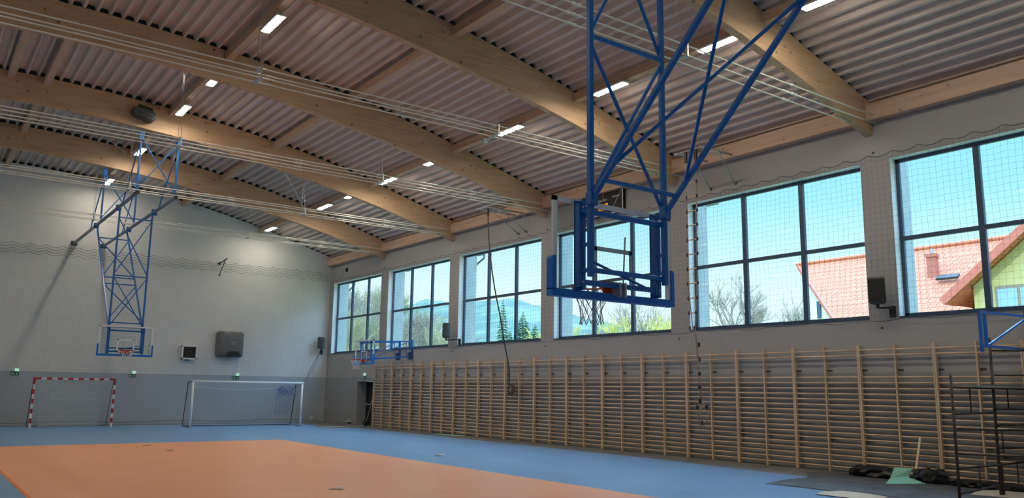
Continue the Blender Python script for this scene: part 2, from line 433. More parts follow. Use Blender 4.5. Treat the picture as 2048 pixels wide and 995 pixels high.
# ------------------------------------------------------------------ lamps
def make_lamp():
    t = thing('ceiling_lamp', '', 'lamp')
    b = MB(); b.box(-.12, .12, -.60, .60, .015, .06); b.build('housing', M_lampwhite, t)
    b = MB(); b.box(-.095, .095, -.575, .575, 0, .014); b.build('diffuser', M_lamp, t)
    for s in (-1, 1):
        b = MB(); b.tube([(0, s*.42, .06), (0, s*.42, .16)], .006, 6); b.build('hanger', M_steel, t)
    return t
lampx = {'R': (14.3, 9.72), 'L': (6.66, 10.98)}
spots = [('R', 40.46, 'right row, farthest, glowing on the end wall'), ('R', 33.75, 'right row, second from the end wall'),
         ('R', 30.95, 'right row, partly hidden by the second beam, third from end'), ('R', 27.83, 'right row, behind white tubes, fourth from the end wall'),
         ('R', 24.3, 'right row, just past the third beam, fifth from end wall'), ('R', 19.78, 'right row, cut into lit pieces by tubes, sixth from end wall'),
         ('R', 15.26, 'right row, behind the big blue frame, seventh from the end wall'), ('R', 11.58, 'right row, above the blue braces, eighth from the end wall'),
         ('R', 8.8, 'right row, largest, at the top edge of the picture'), ('R', 5.1, 'right row, overhead beyond the top edge'),
         ('L', 40.6, 'left row, farthest, glowing on the end wall'), ('L', 34.4, 'left row, behind a blue post of the far hoop'), ('L', 28.1, 'left row, beside the black device on the second beam'),
         ('L', 24.55, 'left row, small bright end below the third beam'), ('L', 19.65, 'left row, the largest one in view')]
l0 = make_lamp()
for i, (row, y, lab) in enumerate(spots):
    x, z = lampx[row]
    lb = 'long white ceiling lamp, '+lab
    if i == 0: l0.location = (x, y, z); l0['label'] = lb; l0['group'] = 'long lamps under the roof struts'
    else: copy_thing(l0, (x, y, z), lb, 'long lamps under the roof struts')
# the same lamps further left and above the viewer, out of the frame
for x, z in ((6.66, 10.98), (-2.1, 10.98), (-9.6, 9.75)):
    for y in (40.5, 34.2, 27.9, 21.6, 15.3, 9.0, 2.7):
        if x > 0 and y > 10: continue
        copy_thing(l0, (x, y, z), 'long white ceiling lamp outside the picture, above or left of the viewer', 'long lamps beyond the frame')
b = MB().box(14.15, 14.4, 21.0, 21.2, 9.72, 9.78); b.box(14.2, 14.35, 21.05, 21.15, 9.66, 9.72); b.tube([(14.28, 21.1, 9.78), (14.28, 21.1, 9.95)], .008, 6)
tag(b.build('ceiling_sensor', M_steel), 'small grey sensor box hanging under the lamp strut left of the sixth lamp', 'sensor')

# ------------------------------------------------------------------ bundles of pale tubes under the beams
for k in range(1, 6):
    y = BY[k]; zc = 8.44; last = XW-.02
    t = thing('tube_bundle', 'four thin pale tubes bundled under the '+
              {1: 'roof beam nearest the end wall', 2: 'second roof beam from the end wall', 3: 'third roof beam from the end wall', 4: 'fourth roof beam from the end wall', 5: 'fifth roof beam, at the top right'}[k],
              'tubes', (0, y, zc), 'bundles of pale tubes under the beams')
    x0 = XL+.1
    for dy, dz in ((-.16, -.1), (.16, -.1), (-.16, .1), (.16, .1)):
        bb = MB(); pts = [(x0+(last-x0)*i/24, y+dy, zc+dz-.012*math.sin(math.pi*((i % 6)/6))) for i in range(25)]
        bb.tube(pts, .017, 6); bb.build('tube', M_tube, t, smooth=True)
    for xj in (-8, -1.2, 5.45, 11.65):
        bb = MB()
        for dy in (-.16, .16): bb.tube([(xj, y+dy, zc-.12), (xj, y+.1+dy*.3, zbot(xj)+.1)], .007, 5)
        bb.box(xj-.04, xj+.04, y-.2, y+.2, zc-.14, zc-.115); bb.box(xj-.04, xj+.04, y-.2, y+.2, zc+.115, zc+.13)
        bb.box(xj-.02, xj+.02, y-.21, y-.19, zc-.14, zc+.13)
        bb.build('hanger', M_steel, t)
    for xj in (8.9, 15.2):
        for dy, dz in ((-.16, -.1), (.16, -.1), (-.16, .1), (.16, .1)):
            bb = MB(); xx, yy, zz = xj+dy*.5, y+dy, zc+dz-.008
            bb.tube([(xx-.10, yy, zz), (xx-.03, yy, zz), (xx-.029, yy, zz), (xx+.03, yy, zz), (xx+.031, yy, zz), (xx+.10, yy, zz)], [.032, .032, .022, .022, .032, .032], 8)
            bb.build('coupling', mat('pale_coupling', (.72, .72, .68), .35), t)

# black device on the second beam
t = thing('air_unit', 'black ceiling device with slotted underside on the second beam, above the far hoop', 'device', (5.55, BY[2]-.25, 10.95))
b = MB(); y = BY[2]
b.prism([(5.28, 10.97), (5.36, 10.89), (5.93, 10.74), (6.04, 10.83), (6.04, 10.98), (5.93, 11.05), (5.36, 11.14), (5.28, 11.10)], 'y', y-.5, y-.02); b.build('housing', M_dark, t, bevel=.02)
b = MB(); b.prism([(5.40, 11.12), (5.93, 11.03), (5.90, 11.18), (5.46, 11.26)], 'y', y-.42, y-.08); b.build('hood', M_black, t)
b = MB()
for a_, c_ in ((5.40, 5.62), (5.67, 5.92)): b.bar((a_, y-.505, 10.97-.25*(a_-5.36)), (c_, y-.505, 10.97-.25*(c_-5.36)), .02, .04)
b.build('slot', M_black, t)

# ------------------------------------------------------------------ basketball hoops
def tr(loc, deg):
    a = math.radians(deg); ca, sa = math.cos(a), math.sin(a); L = V(loc)
    return lambda p: V((L.x+p[0]*ca-p[1]*sa, L.y+p[0]*sa+p[1]*ca, L.z+p[2]))
class TB(MB):
    """mesh builder whose shapes are given in the frame of a hoop and mapped into the hall"""
    def __init__(s, f): super().__init__(); s.fn = f
    def add(s, vs, fs): return super().add([s.fn(v) for v in vs], fs)
def backboard(t, F, lettering=False):
    # local: board face towards +y at y=0, z=0 at the bottom of the pad, centre x=0
    W2, H = .90, 1.05
    z0 = .035
    b = TB(F)
    for x0, x1, zz0, zz1 in ((-W2, W2, z0, z0+.05), (-W2, W2, z0+H-.05, z0+H), (-W2, -W2+.05, z0, z0+H), (W2-.05, W2, z0, z0+H)):
        b.box(x0, x1, -.035, .006, zz0, zz1)
    b.build('board_frame', M_white, t)
    b = TB(F); b.box(-W2+.04, W2-.04, -.012, 0, z0+.04, z0+H-.04); g = b.build('acrylic_panel', M_acryl, t, label='clear acrylic panel'); child_reg(g, t)
    b = TB(F); s0 = z0+.12
    for x0, x1, zz0, zz1 in ((-.295, .295, s0, s0+.05), (-.295, .295, s0+.40, s0+.45), (-.295, -.245, s0, s0+.45), (.245, .295, s0, s0+.45)):
        b.box(x0, x1, .001, .003, zz0, zz1)
    b.build('target_rectangle', M_white, g)
    if lettering:
        text('lettering', 'De : sore', .085, M_black, g, F((-.80, .006, .30)), F((0, 0, -1))-F((0, 0, 0)), F((-1, 0, 0))-F((0, 0, 0)))
    # padding: U shape round the bottom
    b = TB(F)
    pr_ = [(-W2-.03, 0), (W2+.03, 0), (W2+.03, .44), (W2-.015, .44), (W2-.015, .075), (-W2+.015, .075), (-W2+.015, .44), (-W2-.03, .44)]
    n = len(pr_)
    # split in three convex pieces
    b.box(-W2-.03, W2+.03, -.055, .045, 0, .078)
    b.prism([(-W2-.03, .07), (-W2+.02, .07), (-W2+.02, .43), (-W2-.01, .43), (-W2-.03, .40)], 'y', -.055, .045)
    b.prism([(W2+.03, .07), (W2+.03, .40), (W2+.01, .43), (W2-.02, .43), (W2-.02, .07)], 'y', -.055, .045)
    b.build('board_pad', M_pad, t)
    # rim and net
    b = TB(F); zr = z0+.17; yc = .15+.225
    b.tube([(.228*math.cos(a), yc+.228*math.sin(a), zr) for a in [2*math.pi*i/28 for i in range(28)]], .011, 8, closed=True)
    b.box(-.16, .16, .003, .012, zr-.13, zr+.02)
    b.box(-.11, .11, .003, .155, zr-.012, zr+.006)
    for s in (-1, 1): b.add([(s*.10, .01, zr-.1), (s*.11, .01, zr-.1), (s*.11, .01, zr), (s*.11, .2, zr), (s*.10, .2, zr), (s*.10, .01, zr)], [(0, 1, 2, 5), (1, 3, 2), (0, 5, 4), (5, 2, 3, 4), (0, 4, 3, 1)])
    for i in range(12):
        a = 2*math.pi*i/12; b.box(.222*math.cos(a)-.006, .222*math.cos(a)+.006, yc+.222*math.sin(a)-.006, yc+.222*math.sin(a)+.006, zr-.03, zr-.008)
    rim = b.build('rim', M_red, t, label='orange red metal rim', smooth=False); child_reg(rim, t)
    b = TB(F); rs = [.222, .19, .155, .13, .125, .13]; zs = [-.02, -.10, -.19, -.28, -.36, -.43]; rnd = random.Random(3)
    J = {}
    for j in range(6):
        for i in range(12):
            a = 2*math.pi*(i+(.5 if j % 2 else 0))/12
            J[j, i] = (rs[j]*math.cos(a)+rnd.uniform(-.012, .012), yc+rs[j]*math.sin(a)+rnd.uniform(-.012, .012), zr+zs[j])
    for j in range(5):
        for i in range(12):
            q = (i, (i-1) % 12) if j % 2 == 0 else ((i+1) % 12, i)
            for u in q: b.tube([J[j, i], J[j+1, u]], .0042, 4)
    for j in range(1, 6):
        for i in range(12): b.sphere(J[j, i], .009, 5, 4)
    b.build('net', M_wnet, rim)

HX = 6.33
def ceiling_hoop(name, label, y_face, deg, near):
    # local: +y is the way the board faces; y=0 the board face, z = 0 at board bottom
    base = V((HX, y_face, 2.83)); F = tr(base, deg)
    t = thing(name, label, 'basketball hoop', (HX, y_face, 2.83), 'hoops hung from the roof')
    backboard(t, F, lettering=not near)
    zt = 8.25-2.83            # height of the carrying pipes
    yp = -.25                 # plane of the front posts
    X = .565
    for s in (-1, 1):
        b = TB(F); b.bar((s*X, yp, .21), (s*X, yp, zt-.05), .062, .062, hint=(0, 1, 0), ch=.25); b.build('post', M_blue, t)
        b = TB(F); b.bar((s*X, yp-.02, 1.04), (s*X, yp-4.35, zt-.15), .055, .055, ch=.25); b.bar((s*X, yp-.02, .98), (s*X, yp-.02, 1.12), .10, .09); b.build('rear_leg', M_blue, t)
    def leg(z): # point on the rear leg plane
        f = (z-1.04)/(zt-.15-1.04); return yp-.02-f*4.33
    def cross(nm, pts, wd=.04):
        b = TB(F)
        for p, q in pts: b.bar(p, q, wd, wd, ch=.25)
        b.build(nm, M_blue, t)
    zf = [1.05, 2.92, zt-.35]
    for z in zf[1:]: cross('cross_bar', [((-X, yp, z), (X, yp, z))], .042)
    if not near: cross('cross_bar', [((-X, yp, zf[0]), (X, yp, zf[0]))], .045)
    for a_, c_ in ((zf[0]+.03, zf[1]-.05), (zf[1]+.05, zf[2]-.03)):
        cross('diagonal_brace', [((-X, yp, a_), (X, yp, c_))], .034); cross('diagonal_brace', [((X, yp+.02, a_), (-X, yp+.02, c_))], .034)
    zr_ = [1.22, 2.80, 3.08, zt-.55] if not near else [1.22, 3.02, 3.2, zt-.55]
    for z in zr_: cross('cross_bar', [((-X, leg(z), z), (X, leg(z), z))], .042)
    for a_, c_ in ((zr_[0]+.12, zr_[1]-.04), (zr_[2]+.04, zr_[3]-.03)):
        cross('diagonal_brace', [((-X, leg(a_), a_), (X, leg(c_), c_))], .034); cross('diagonal_brace', [((X, leg(a_), a_), (-X, leg(c_)+.02, c_))], .034)
    # height-adjusting carrier behind the board
    for s in (-1, 1):
        b = TB(F); b.box(s*.58-.045, s*.58-.005, -.135, -.055, .11, 1.03); b.box(s*.58+.005, s*.58+.045, -.135, -.055, .08, 1.06); b.box(s*.58-.045, s*.58+.045, -.065, -.045, .08, 1.06)
        ch_ = b.build('carrier_channel', M_blue, t); child_reg(ch_, t)
        b = TB(F)
        for z in (.16, .55, .98): b.sphere((s*.58, -.145, z), .013, 6, 4)
        b.build('bolt', M_steel, ch_)
        for z in (.28, .56, .93): b = TB(F); b.bar((s*X, yp+.02, z), (s*.58, -.12, z), .045, .035); b.build('link', M_blue, t)
    cross('carrier_bar', [((-.56, yp+.05, .92), (.56, yp+.05, .92))], .055)
    cross('carrier_bar', [((-.56, yp+.05, .29), (.56, yp+.05, .29))], .05)
    cross('carrier_bar', [((-.56, -.10, .165), (.56, -.10, .165))], .055)
    b = TB(F); b.tube([(.05, -.10, .17), (.05, -.14, .72)], .009, 6); b.build('adjusting_rod', M_steel, t)
    b = TB(F); b.tube([(.38, -.12, .18), (-.50, -.16, .40)], .016, 6); b.build('gas_strut', M_blue, t)
    b = TB(F); b.box(-.07, .07, -.12, -.05, .06, .16); b.box(-.05, -.03, -.16, -.1, .04, .2); b.box(.03, .05, -.16, -.1, .04, .2); b.build('clamp', M_steel, t, label='bare metal clamp')
    # carrying pipes running to the end wall, and hanging frames up to the beams
    ye = -10.15+.02
    for s in (-1, 1):
        b = TB(F); b.tube([(s*.62, 2.75, zt), (s*.62, ye+(0 if not near else .0), zt)], .062, 12)
        p = b.build('carrying_pipe', M_gpipe, t, smooth=True); child_reg(p, t)
        b = TB(F); b.tube([(s*.62, 2.75, zt), (s*.62, 2.83, zt)], .068, 12); b.build('end_cap', M_black, p)
        b = TB(F); b.box(s*.62-.13, s*.62+.13, ye, ye+.05, zt-.1, zt+.1); b.box(s*.62-.10, s*.62+.10, ye+.05, ye+.11, zt-.08, zt+.08); b.build('wall_flange', M_dark, p)
        for yy, zz in ((yp, zt), (leg(zt-.15), zt)):
            b = TB(F); b.box(s*.62-.09, s*.62+.09, yy-.06, yy+.06, zt-.12, zt+.09); b.build('pipe_clamp', M_blue, t)
        for yh in ((2.62, -3.75) if not near else (2.84, -3.53)):
            zb = 10.40-2.83
            b = TB(F); b.bar((s*.62, yh, zt+.05), (s*.62, yh, zb), .062, .062, hint=(0, 1, 0)); b.box(s*.62-.08, s*.62+.08, yh-.08, yh+.08, zb-.25, zb+.02); b.build('hanging_post', M_blue, t)
            b = TB(F); b.bar((s*.62, yh-.05, zb-.25), (s*.62, yh-2.2, zt+.05), .035, .035); b.build('stay', M_blue, t)
    for yh in ((2.62, -3.75) if not near else (2.84, -3.53)):
        zb = 10.40-2.83
        for s in (-1, 1): cross('hanging_brace', [((-s*.60, yh, zt+.2), (s*.60, yh+.03*s, zb-.2))], .036)
    return t
ceiling_hoop('ceiling_hoop', 'big blue roof-hung basketball hoop in the foreground, seen from behind its clear board', 6.72, 0, True)
ceiling_hoop('ceiling_hoop', 'roof-hung basketball hoop on blue lattice frame in front of the end wall with the goals', 32.15, 180, False)

# side hoop on the window wall
t = thing('wall_hoop', 'wall-mounted basketball hoop on blue arms below the first windows', 'basketball hoop', (XW, 33.45, 2.86))
F = tr((16.36, 33.4, 2.85), 90); backboard(t, F)
for s in (-1, 1):
    yy = 33.5+s*.58
    b = MB(); b.box(XW-.07, XW-.005, yy-.05, yy+.05, 3.15, 4.02); b.build('wall_post', M_blue, t)
    b = MB(); b.bar((XW-.10, yy, 3.93), (16.42, yy*.9+33.4*.1, 3.86), .045, .045); b.build('arm', M_blue, t)
    b = MB(); b.bar((XW-.10, yy, 3.25), (16.42, yy*.9+33.4*.1, 3.08), .05, .06); b.build('arm', M_blue, t)
    b = MB(); b.bar((16.55, yy*.9+33.4*.1, 3.10), (XW-.35, yy, 3.88), .03, .03); b.build('diagonal_brace', M_blue, t)
    for xx in (16.62, XW-.32): b = MB(); b.bar((xx, yy, 3.2), (xx, yy, 3.9), .028, .028); b.build('strut', M_blue, t)
    b = MB(); b.box(XW-.22, XW-.075, yy-.06, yy+.06, 3.12, 3.45); b.build('hinge_box', M_frame, t)
b = MB(); b.bar((16.44, 32.8, 3.80), (16.44, 34.0, 3.80), .05, .05); b.bar((16.44, 32.8, 3.05), (16.44, 34.0, 3.05), .05, .05)
for yy in (32.9, 33.9): b.bar((16.44, yy, 3.0), (16.44, yy, 3.85), .05, .05)
b.build('rear_frame', M_blue, t)
# unfinished side arm by the scaffold
t = thing('hoop_arm', 'blue wall arm without a board, above the scaffold at the right edge', 'hoop arm', (XW, 7.3, 2.7))
b = MB(); b.bar((16.33, 7.3, 2.66), (16.33, 7.3, 3.42), .05, .05); b.bar((16.33, 7.3, 3.42), (XW-.02, 7.3, 3.46), .04, .045); b.build('outer_frame', M_blue, t)
b = MB(); b.bar((16.62, 7.34, 2.76), (16.62, 7.34, 3.42), .06, .05); b.bar((16.33, 7.3, 2.78), (XW-.02, 7.3, 2.78), .05, .045); b.build('inner_frame', M_blue, t)
b = MB(); b.bar((16.6, 7.3, 2.80), (XW-.1, 7.3, 3.45), .035, .035); b.build('diagonal_brace', M_blue, t)
b = MB(); b.box(XW-.05, XW-.003, 7.2, 7.4, 2.6, 3.6); b.build('wall_plate', M_blue, t)

# ------------------------------------------------------------------ wall bars
def make_bars():
    t = thing('wall_bars', '', 'wall bars'); Lb = 1.806
    x0, x1 = -.154, -.045
    for y, w_ in ((-.0, .036), (-Lb/2, .036), (-Lb+.0, .036)):
        if y == 0: a, c = -w_, 0
        elif y == -Lb: a, c = -Lb, -Lb+w_
        else: a, c = y-w_/2, y+w_/2
        b = MB(); b.box(x0, x1, a, c, 0, 3.0); b.build('post', M_ladder, t, bevel=.006)
        for z in (.76, 2.41):
            b = MB(); b.box(-.045, -.001, a+.005, c-.005, z-.02, z+.02); b.box(-.006, -.001, a-.10, a, z-.02, z+.02); b.box(-.07, -.001, a-.012, a, z-.02, z+.02); b.build('bracket', M_dark, t)
    zs = [.12+.133*i for i in range(17)]
    for h_ in (0, 1):
        ya, yb = -h_*Lb/2-.02, -(h_+1)*Lb/2+.02
        for z in zs:
            b = MB(); b.tube([(-.112, ya, z), (-.112, yb, z)], [.0185]*2, 8)
            b.build('rung', M_rung, t, smooth=True)
        for z, xx in ((2.76, -.135), (2.885, -.135)):
            b = MB(); b.tube([(xx, ya, z), (xx, yb, z)], .0185, 8); b.build('rung', M_rung, t, smooth=True)
    return t
W0 = make_bars()
words = ['first', 'second', 'third', 'fourth', 'fifth', 'sixth', 'seventh', 'eighth', 'ninth', 'tenth', 'eleventh', 'twelfth', 'thirteenth', 'fourteenth', 'fifteenth', 'sixteenth', 'seventeenth']
extra = {0: ', right beside the dark door', 7: ', near the dangling rope', 10: ', just left of the knotted rope ladder', 15: ', half behind the scaffold', 16: ', behind the scaffold at the picture edge'}
for j in range(17):
    y = 36.3959-j*1.811+.018
    lab = 'double wooden wall bars ladder, '+words[j]+' from the door'+extra.get(j, '')
    if j == 0: W0.location = (XW, y, 0); W0['label'] = lab; W0['group'] = 'wooden wall bars along the window wall'
    else: copy_thing(W0, (XW, y, 0), lab, 'wooden wall bars along the window wall')

# ------------------------------------------------------------------ goals
def goal_net(b, P, r, nu, nv):
    """net of thin strands on a grid surface P(u,v)"""
    for i in range(nu+1): b.tube([P(i/nu, j/nv) for j in range(nv+1)], r, 3, cap=False)
    for j in range(nv+1): b.tube([P(i/nu, j/nv) for i in range(nu+1)], r, 3, cap=False)
t = thing('handball_goal', 'red and white striped handball goal with a pale net', 'goal', (4.44, 39.70, 0))
gx, gy, GW, GH = 4.40, 39.70, 3.16, 2.08
def striped(p, q, n0, w_=.08, segs=10, first_red=.28):
    b = MB(); p, q = V(p), V(q); L_ = (q-p).length; d = (q-p)/L_; s = 0; red = True; ln = first_red
    while s < L_-.001:
        e = min(L_, s+ln); b.use(M_stripe if red else M_white).bar(p+d*s, p+d*e, w_, w_, hint=(0, 1, 0)); s = e; red = not red; ln = .2
        if first_red and L_-e < .30+.0 and L_-e > .05 and n0: b.use(M_stripe).bar(p+d*e, q, w_, w_, hint=(0, 1, 0)); break
    return b
striped((gx+.04, gy, GH), (gx+.04, gy, 0), False).build('goal_post', None, t)
striped((gx+GW-.04, gy, GH), (gx+GW-.04, gy, 0), False).build('goal_post', None, t)
striped((gx+.081, gy, GH-.04), (gx+GW-.081, gy, GH-.04), True, first_red=.2).build('crossbar', None, t)
b = MB()
for xx in (gx+.04, gx+GW-.04):
    b.tube([(xx, gy+.04, GH-.06), (xx, gy+.30, GH-.08), (xx, gy+1.15, .03), (xx, gy+.04, .03)], .018, 6)
b.tube([(gx+.04, gy+1.15, .03), (gx+GW-.04, gy+1.15, .03)], .018, 6)
b.build('back_frame', M_dark, t)
b = MB()
def Pn(u, v):
    inset = .55*math.sin(min(1, v*1.1)*math.pi/2)*.6
    x = gx+.08+inset+(GW-.16-2*inset)*u; sag = .12*math.sin(math.pi*u)*(1-v)
    return (x, gy+.28+.75*v, (GH-.1-sag)*(1-v)+.03)
goal_net(b, Pn, .007, 36, 24)
b.tube([Pn(i/20, 0) for i in range(21)], .008, 4); b.tube([Pn(0, i/12) for i in range(13)], .007, 4); b.tube([Pn(1, i/12) for i in range(13)], .007, 4)
b.tube([Pn(i/20, 1) for i in range(21)], .01, 4)
tag_ = b.build('net', M_wnet, t)
b = MB()
for xx in (gx+.04, gx+GW-.04):
    s = 1 if xx < gx+1 else -1
    goal_net(b, lambda u, v: (xx+s*.3*v*(1-u)*0+s*.33*math.sin(min(1, v*1.1)*math.pi/2)*u, gy+.04+(.24+.75*v)*u, (GH-.1)*(1-v)+.03), .0025, 6, 18)
b.build('side_net', M_wnet, t)

t = thing('football_goal', 'white football goal with a fine net and blue netting bunched at its right', 'goal', (10.37, 38.12, 0))
gx, gy, GW, GH = 10.37, 38.12, 5.17, 2.06
for xx in (gx+.05, gx+GW-.05): b = MB(); b.tube([(xx, gy, 0), (xx, gy, GH-.1)], .05, 12); b.build('goal_post', M_white, t, smooth=True)
b = MB(); b.tube([(gx, gy, GH-.05), (gx+GW, gy, GH-.05)], .052, 12); b.build('crossbar', M_white, t, smooth=True)
b = MB()
for xx in (gx+.05, gx+GW-.05): b.tube([(xx, gy+.04, GH-.05), (xx, gy+.75, GH-.07), (xx, gy+.8, GH-.14), (xx, gy+1.25, .03), (xx, gy+.04, .03)], .02, 6)
b.tube([(gx+.05, gy+1.25, .03), (gx+GW-.05, gy+1.25, .03)], .02, 6)
b.build('back_frame', M_black, t)
b = MB()
rn = random.Random(5)
def Pf(u, v):
    return (gx+.12+(GW-.2)*u, gy+.55+.62*v+.02*math.sin(u*9), (GH-.30-.13*math.sin(math.pi*min(1, u*1.15)) + .012*math.sin(u*90)*(1-v))*(1-v)+.04)
goal_net(b, Pf, .0036, 60, 24)
for xx in (gx+.05, gx+GW-.05): goal_net(b, lambda u, v: (xx, gy+.04+(.7+.45*v)*u, (GH-.15)*(1-v)+.03), .0026, 8, 22)
b.build('net', M_gnet, t)
b = MB(); b.tube([Pf(i/60, 0) for i in range(49)], .012, 5); b.build('net_rope', M_wnet, t)
b = MB()
for i in range(90):
    x = gx+4.1+rn.random()*.95; z = 1.45+rn.random()*.42; y = gy+.5+rn.random()*.2
    pts = [(x, y, z)]
    for k in range(5): pts.append((pts[-1][0]+rn.uniform(-.09, .09), pts[-1][1]+rn.uniform(-.03, .03), pts[-1][2]+rn.uniform(-.09, .07)))
    b.tube(pts, .005, 3)
for i in range(18):
    x = gx+4.15+i*.045; b.tube([(x, gy+.62, 1.8), (x+rn.uniform(-.03, .03), gy+.75, 1.2), (x+rn.uniform(-.04, .04), gy+.95, .5)], .0035, 3)
b.build('blue_netting', M_bnet, t, label='blue netting bunched in the corner')

# ------------------------------------------------------------------ protective nets
t = thing('protective_net', 'black ball-stop net hung in front of all the windows, wavy top edge', 'net', (XW-.08, 20, SILL))
b = MB(); xn = XW-.09; cell = .14; y0, y1 = .8, 42.3; ztp, zbt = 7.60, 3.56
per = .62
def scal(y): 
    u = (y/per) % 1; return 4*u*(1-u)
ny = int((y1-y0)/cell); nz = int((ztp-zbt)/cell)
for i in range(ny+1):
    y = y0+cell*i; pts = []
    for k in range(9):
        v = k/8; z = ztp-(ztp-zbt)*v-.085*scal(y)*(1-v)**3; pts.append((xn+.012*math.sin(y*3+v*5), y+.015*math.sin(v*7+y*.8), z))
    b.tube(pts, .0019, 3, cap=False)
for j in range(1, nz+1):
    v = j/nz; pts = []
    y = y0
    while y <= y1:
        pts.append((xn+.012*math.sin(y*3+v*5), y, ztp-(ztp-zbt)*v-.085*scal(y)*(1-v)**6 + .008*math.sin(y*4.3+j))); y += .155
    b.tube(pts, .0019, 3, cap=False)
b.build('mesh', M_net, t)
b = MB(); pts = []; y = y0
while y <= y1: pts.append((xn, y, ztp-.085*scal(y))); y += per/8
b.tube(pts, .007, 4, cap=False); b.build('top_rope', M_net, t)
b = MB(); pts = []; y = y0
while y <= y1:
    pts.append((xn, y, zbt+.02*math.sin(y*2.1)-.02*math.sin(y*5))); y += .15
b.tube(pts, .005, 4, cap=False); b.build('bottom_rope', M_net, t)
for k in range(7):
    for yy in (WIN[k][1]-.37,):
        b = MB(); b.sphere((XW-.03, yy, ztp+.06), .03, 6, 4); b.sphere((XW-.03, yy+.05, zbt-.16), .025, 6, 4); b.build('wall_hook', M_dark, t)

t = thing('protective_net', 'grey ball-stop net covering the end wall, wavy top edge', 'net', (8, YF-.12, 0))
b = MB(); yn = YF-.13; x0, x1, zt_, zb_ = .8, XW-.1, 8.08, .14; cell = .13; per = .66
def sc2(x): 
    u = (x/per) % 1; return 4*u*(1-u)
nx = int((x1-x0)/cell); nz = int((zt_-zb_)/cell)
HOLES = ((12.42, 13.88, 3.18, 4.64), (10.66, 11.60, 2.98, 3.84))      # the net is cut out round the wall devices
def netline(b, pts, r):
    run = []
    for p in pts:
        if any(h[0] < p[0] < h[1] and h[2] < p[2] < h[3] for h in HOLES):
            if len(run) > 1: b.tube(run, r, 3, cap=False)
            run = []
        else: run.append(p)
    if len(run) > 1: b.tube(run, r, 3, cap=False)
for i in range(nx+1):
    x = x0+cell*i; netline(b, [(x+.02*math.sin(k*.4+x), yn, zt_-(zt_-zb_)*k/48-.11*sc2(x)*(1-k/48)**6) for k in range(49)], .0028)
for j in range(4, nz+1):
    v = j/nz; pts = []; x = x0
    while x <= x1: pts.append((x, yn, zt_-(zt_-zb_)*v-.11*sc2(x)*(1-v)**9+.012*math.sin(x*5+j*.7))); x += .11
    netline(b, pts, .0028)
b.build('mesh', M_gnet, t)
b = MB()
for j in range(4):
    pts = []; x = x0
    while x <= x1: pts.append((x, yn, zt_-j*.13-.12*sc2(x))); x += per/8
    b.tube(pts, .009, 3, cap=False)
b.build('top_rope', M_net, t)
b = MB()
for j in range(4): b.tube([(XW-.3, yn, zt_-j*.13-.02), (XW-.1, yn-.4, zt_-j*.13-.10), (XW-.05, yn-1.0, zt_-.02-j*.12), (XW-.04, 40.6, 8.0-.10*j)], .004, 3)
b.tube([(XW-.04, 40.62, 8.0), (XW-.06, 40.9, 7.6), (XW-.05, 41.1, 7.3)], .005, 4)
b.box(XW-.06, XW-.005, 40.2, 40.4, 7.93, 8.13)
b.build('corner_tie', M_net, t)
b = MB(); pts = []; x = x0
while x <= x1: pts.append((x, yn, .13+.03*math.sin(x*1.3))); x += .3
b.tube(pts, .008, 4); b.build('bottom_rope', M_net, t)

# ------------------------------------------------------------------ wall devices
# grey rounded wall unit
t = thing('wall_air_unit', 'large dark grey rounded unit on the end wall, above the white goal', 'wall unit', (13.16, YF, 3.9))
ux0, ux1, uz0, uz1 = 12.50, 13.80, 3.26, 4.56; yq = YF-.005
b = MB()
def ring(sc_, y, bulge=0):
    P_ = []; cx, cz = (ux0+ux1)/2, (uz0+uz1)/2; hw, hh = (ux1-ux0)/2*sc_, (uz1-uz0)/2*sc_; r = .14
    for (sx_, sz_, a0) in ((1, 1, 0), (-1, 1, 90), (-1, -1, 180), (1, -1, 270)):
        for i in range(5):
            a = math.radians(a0+i*22.5); P_.append((cx+sx_*(hw-r)+r*math.cos(a), y, cz+sz_*(hh-r)+r*math.sin(a)))
    return P_
rings = [ring(.96, yq), ring(1, yq-.1), ring(1, yq-.36), ring(.97, yq-.45), ring(.88, yq-.50), ring(.6, yq-.53)]
n = 20; vs = sum(rings, []); fs = []
for j in range(len(rings)-1):
    for i in range(n): fs.append((j*n+i, j*n+(i+1) % n, (j+1)*n+(i+1) % n, (j+1)*n+i))
fs.append(tuple(range(n))); fs.append(tuple(range(len(vs)-n, len(vs))))
b.add(vs, fs); b.build('housing', noisy('unit_grey', (.11, .115, .12), (.14, .14, .14), 4, .4), t, smooth=True)
b = MB(); b.prism([(12.95, 3.30), (13.60, 3.30), (13.58, 3.44), (13.48, 3.55), (13.05, 3.55), (12.97, 3.44)], 'y', yq-.56, yq-.40); b.build('outlet', M_black, t)
b = MB(); b.tube([(12.82, yq-.50, 4.52), (12.92, yq-.54, 4.38), (13.10, yq-.54, 4.22), (13.68, yq-.54, 4.22)], .010, 6); b.build('cover_edge', M_steel, t)
b = MB(); b.box(12.735, 12.75, yq-.515, yq-.3, 3.4, 4.5); b.build('seam', M_black, t)
b = MB(); b.box(13.16, 13.36, yq-.536, yq-.53, 3.97, 4.0); b.box(13.18, 13.36, yq-.536, yq-.53, 3.91, 3.925); b.build('emblem', M_steel, t)
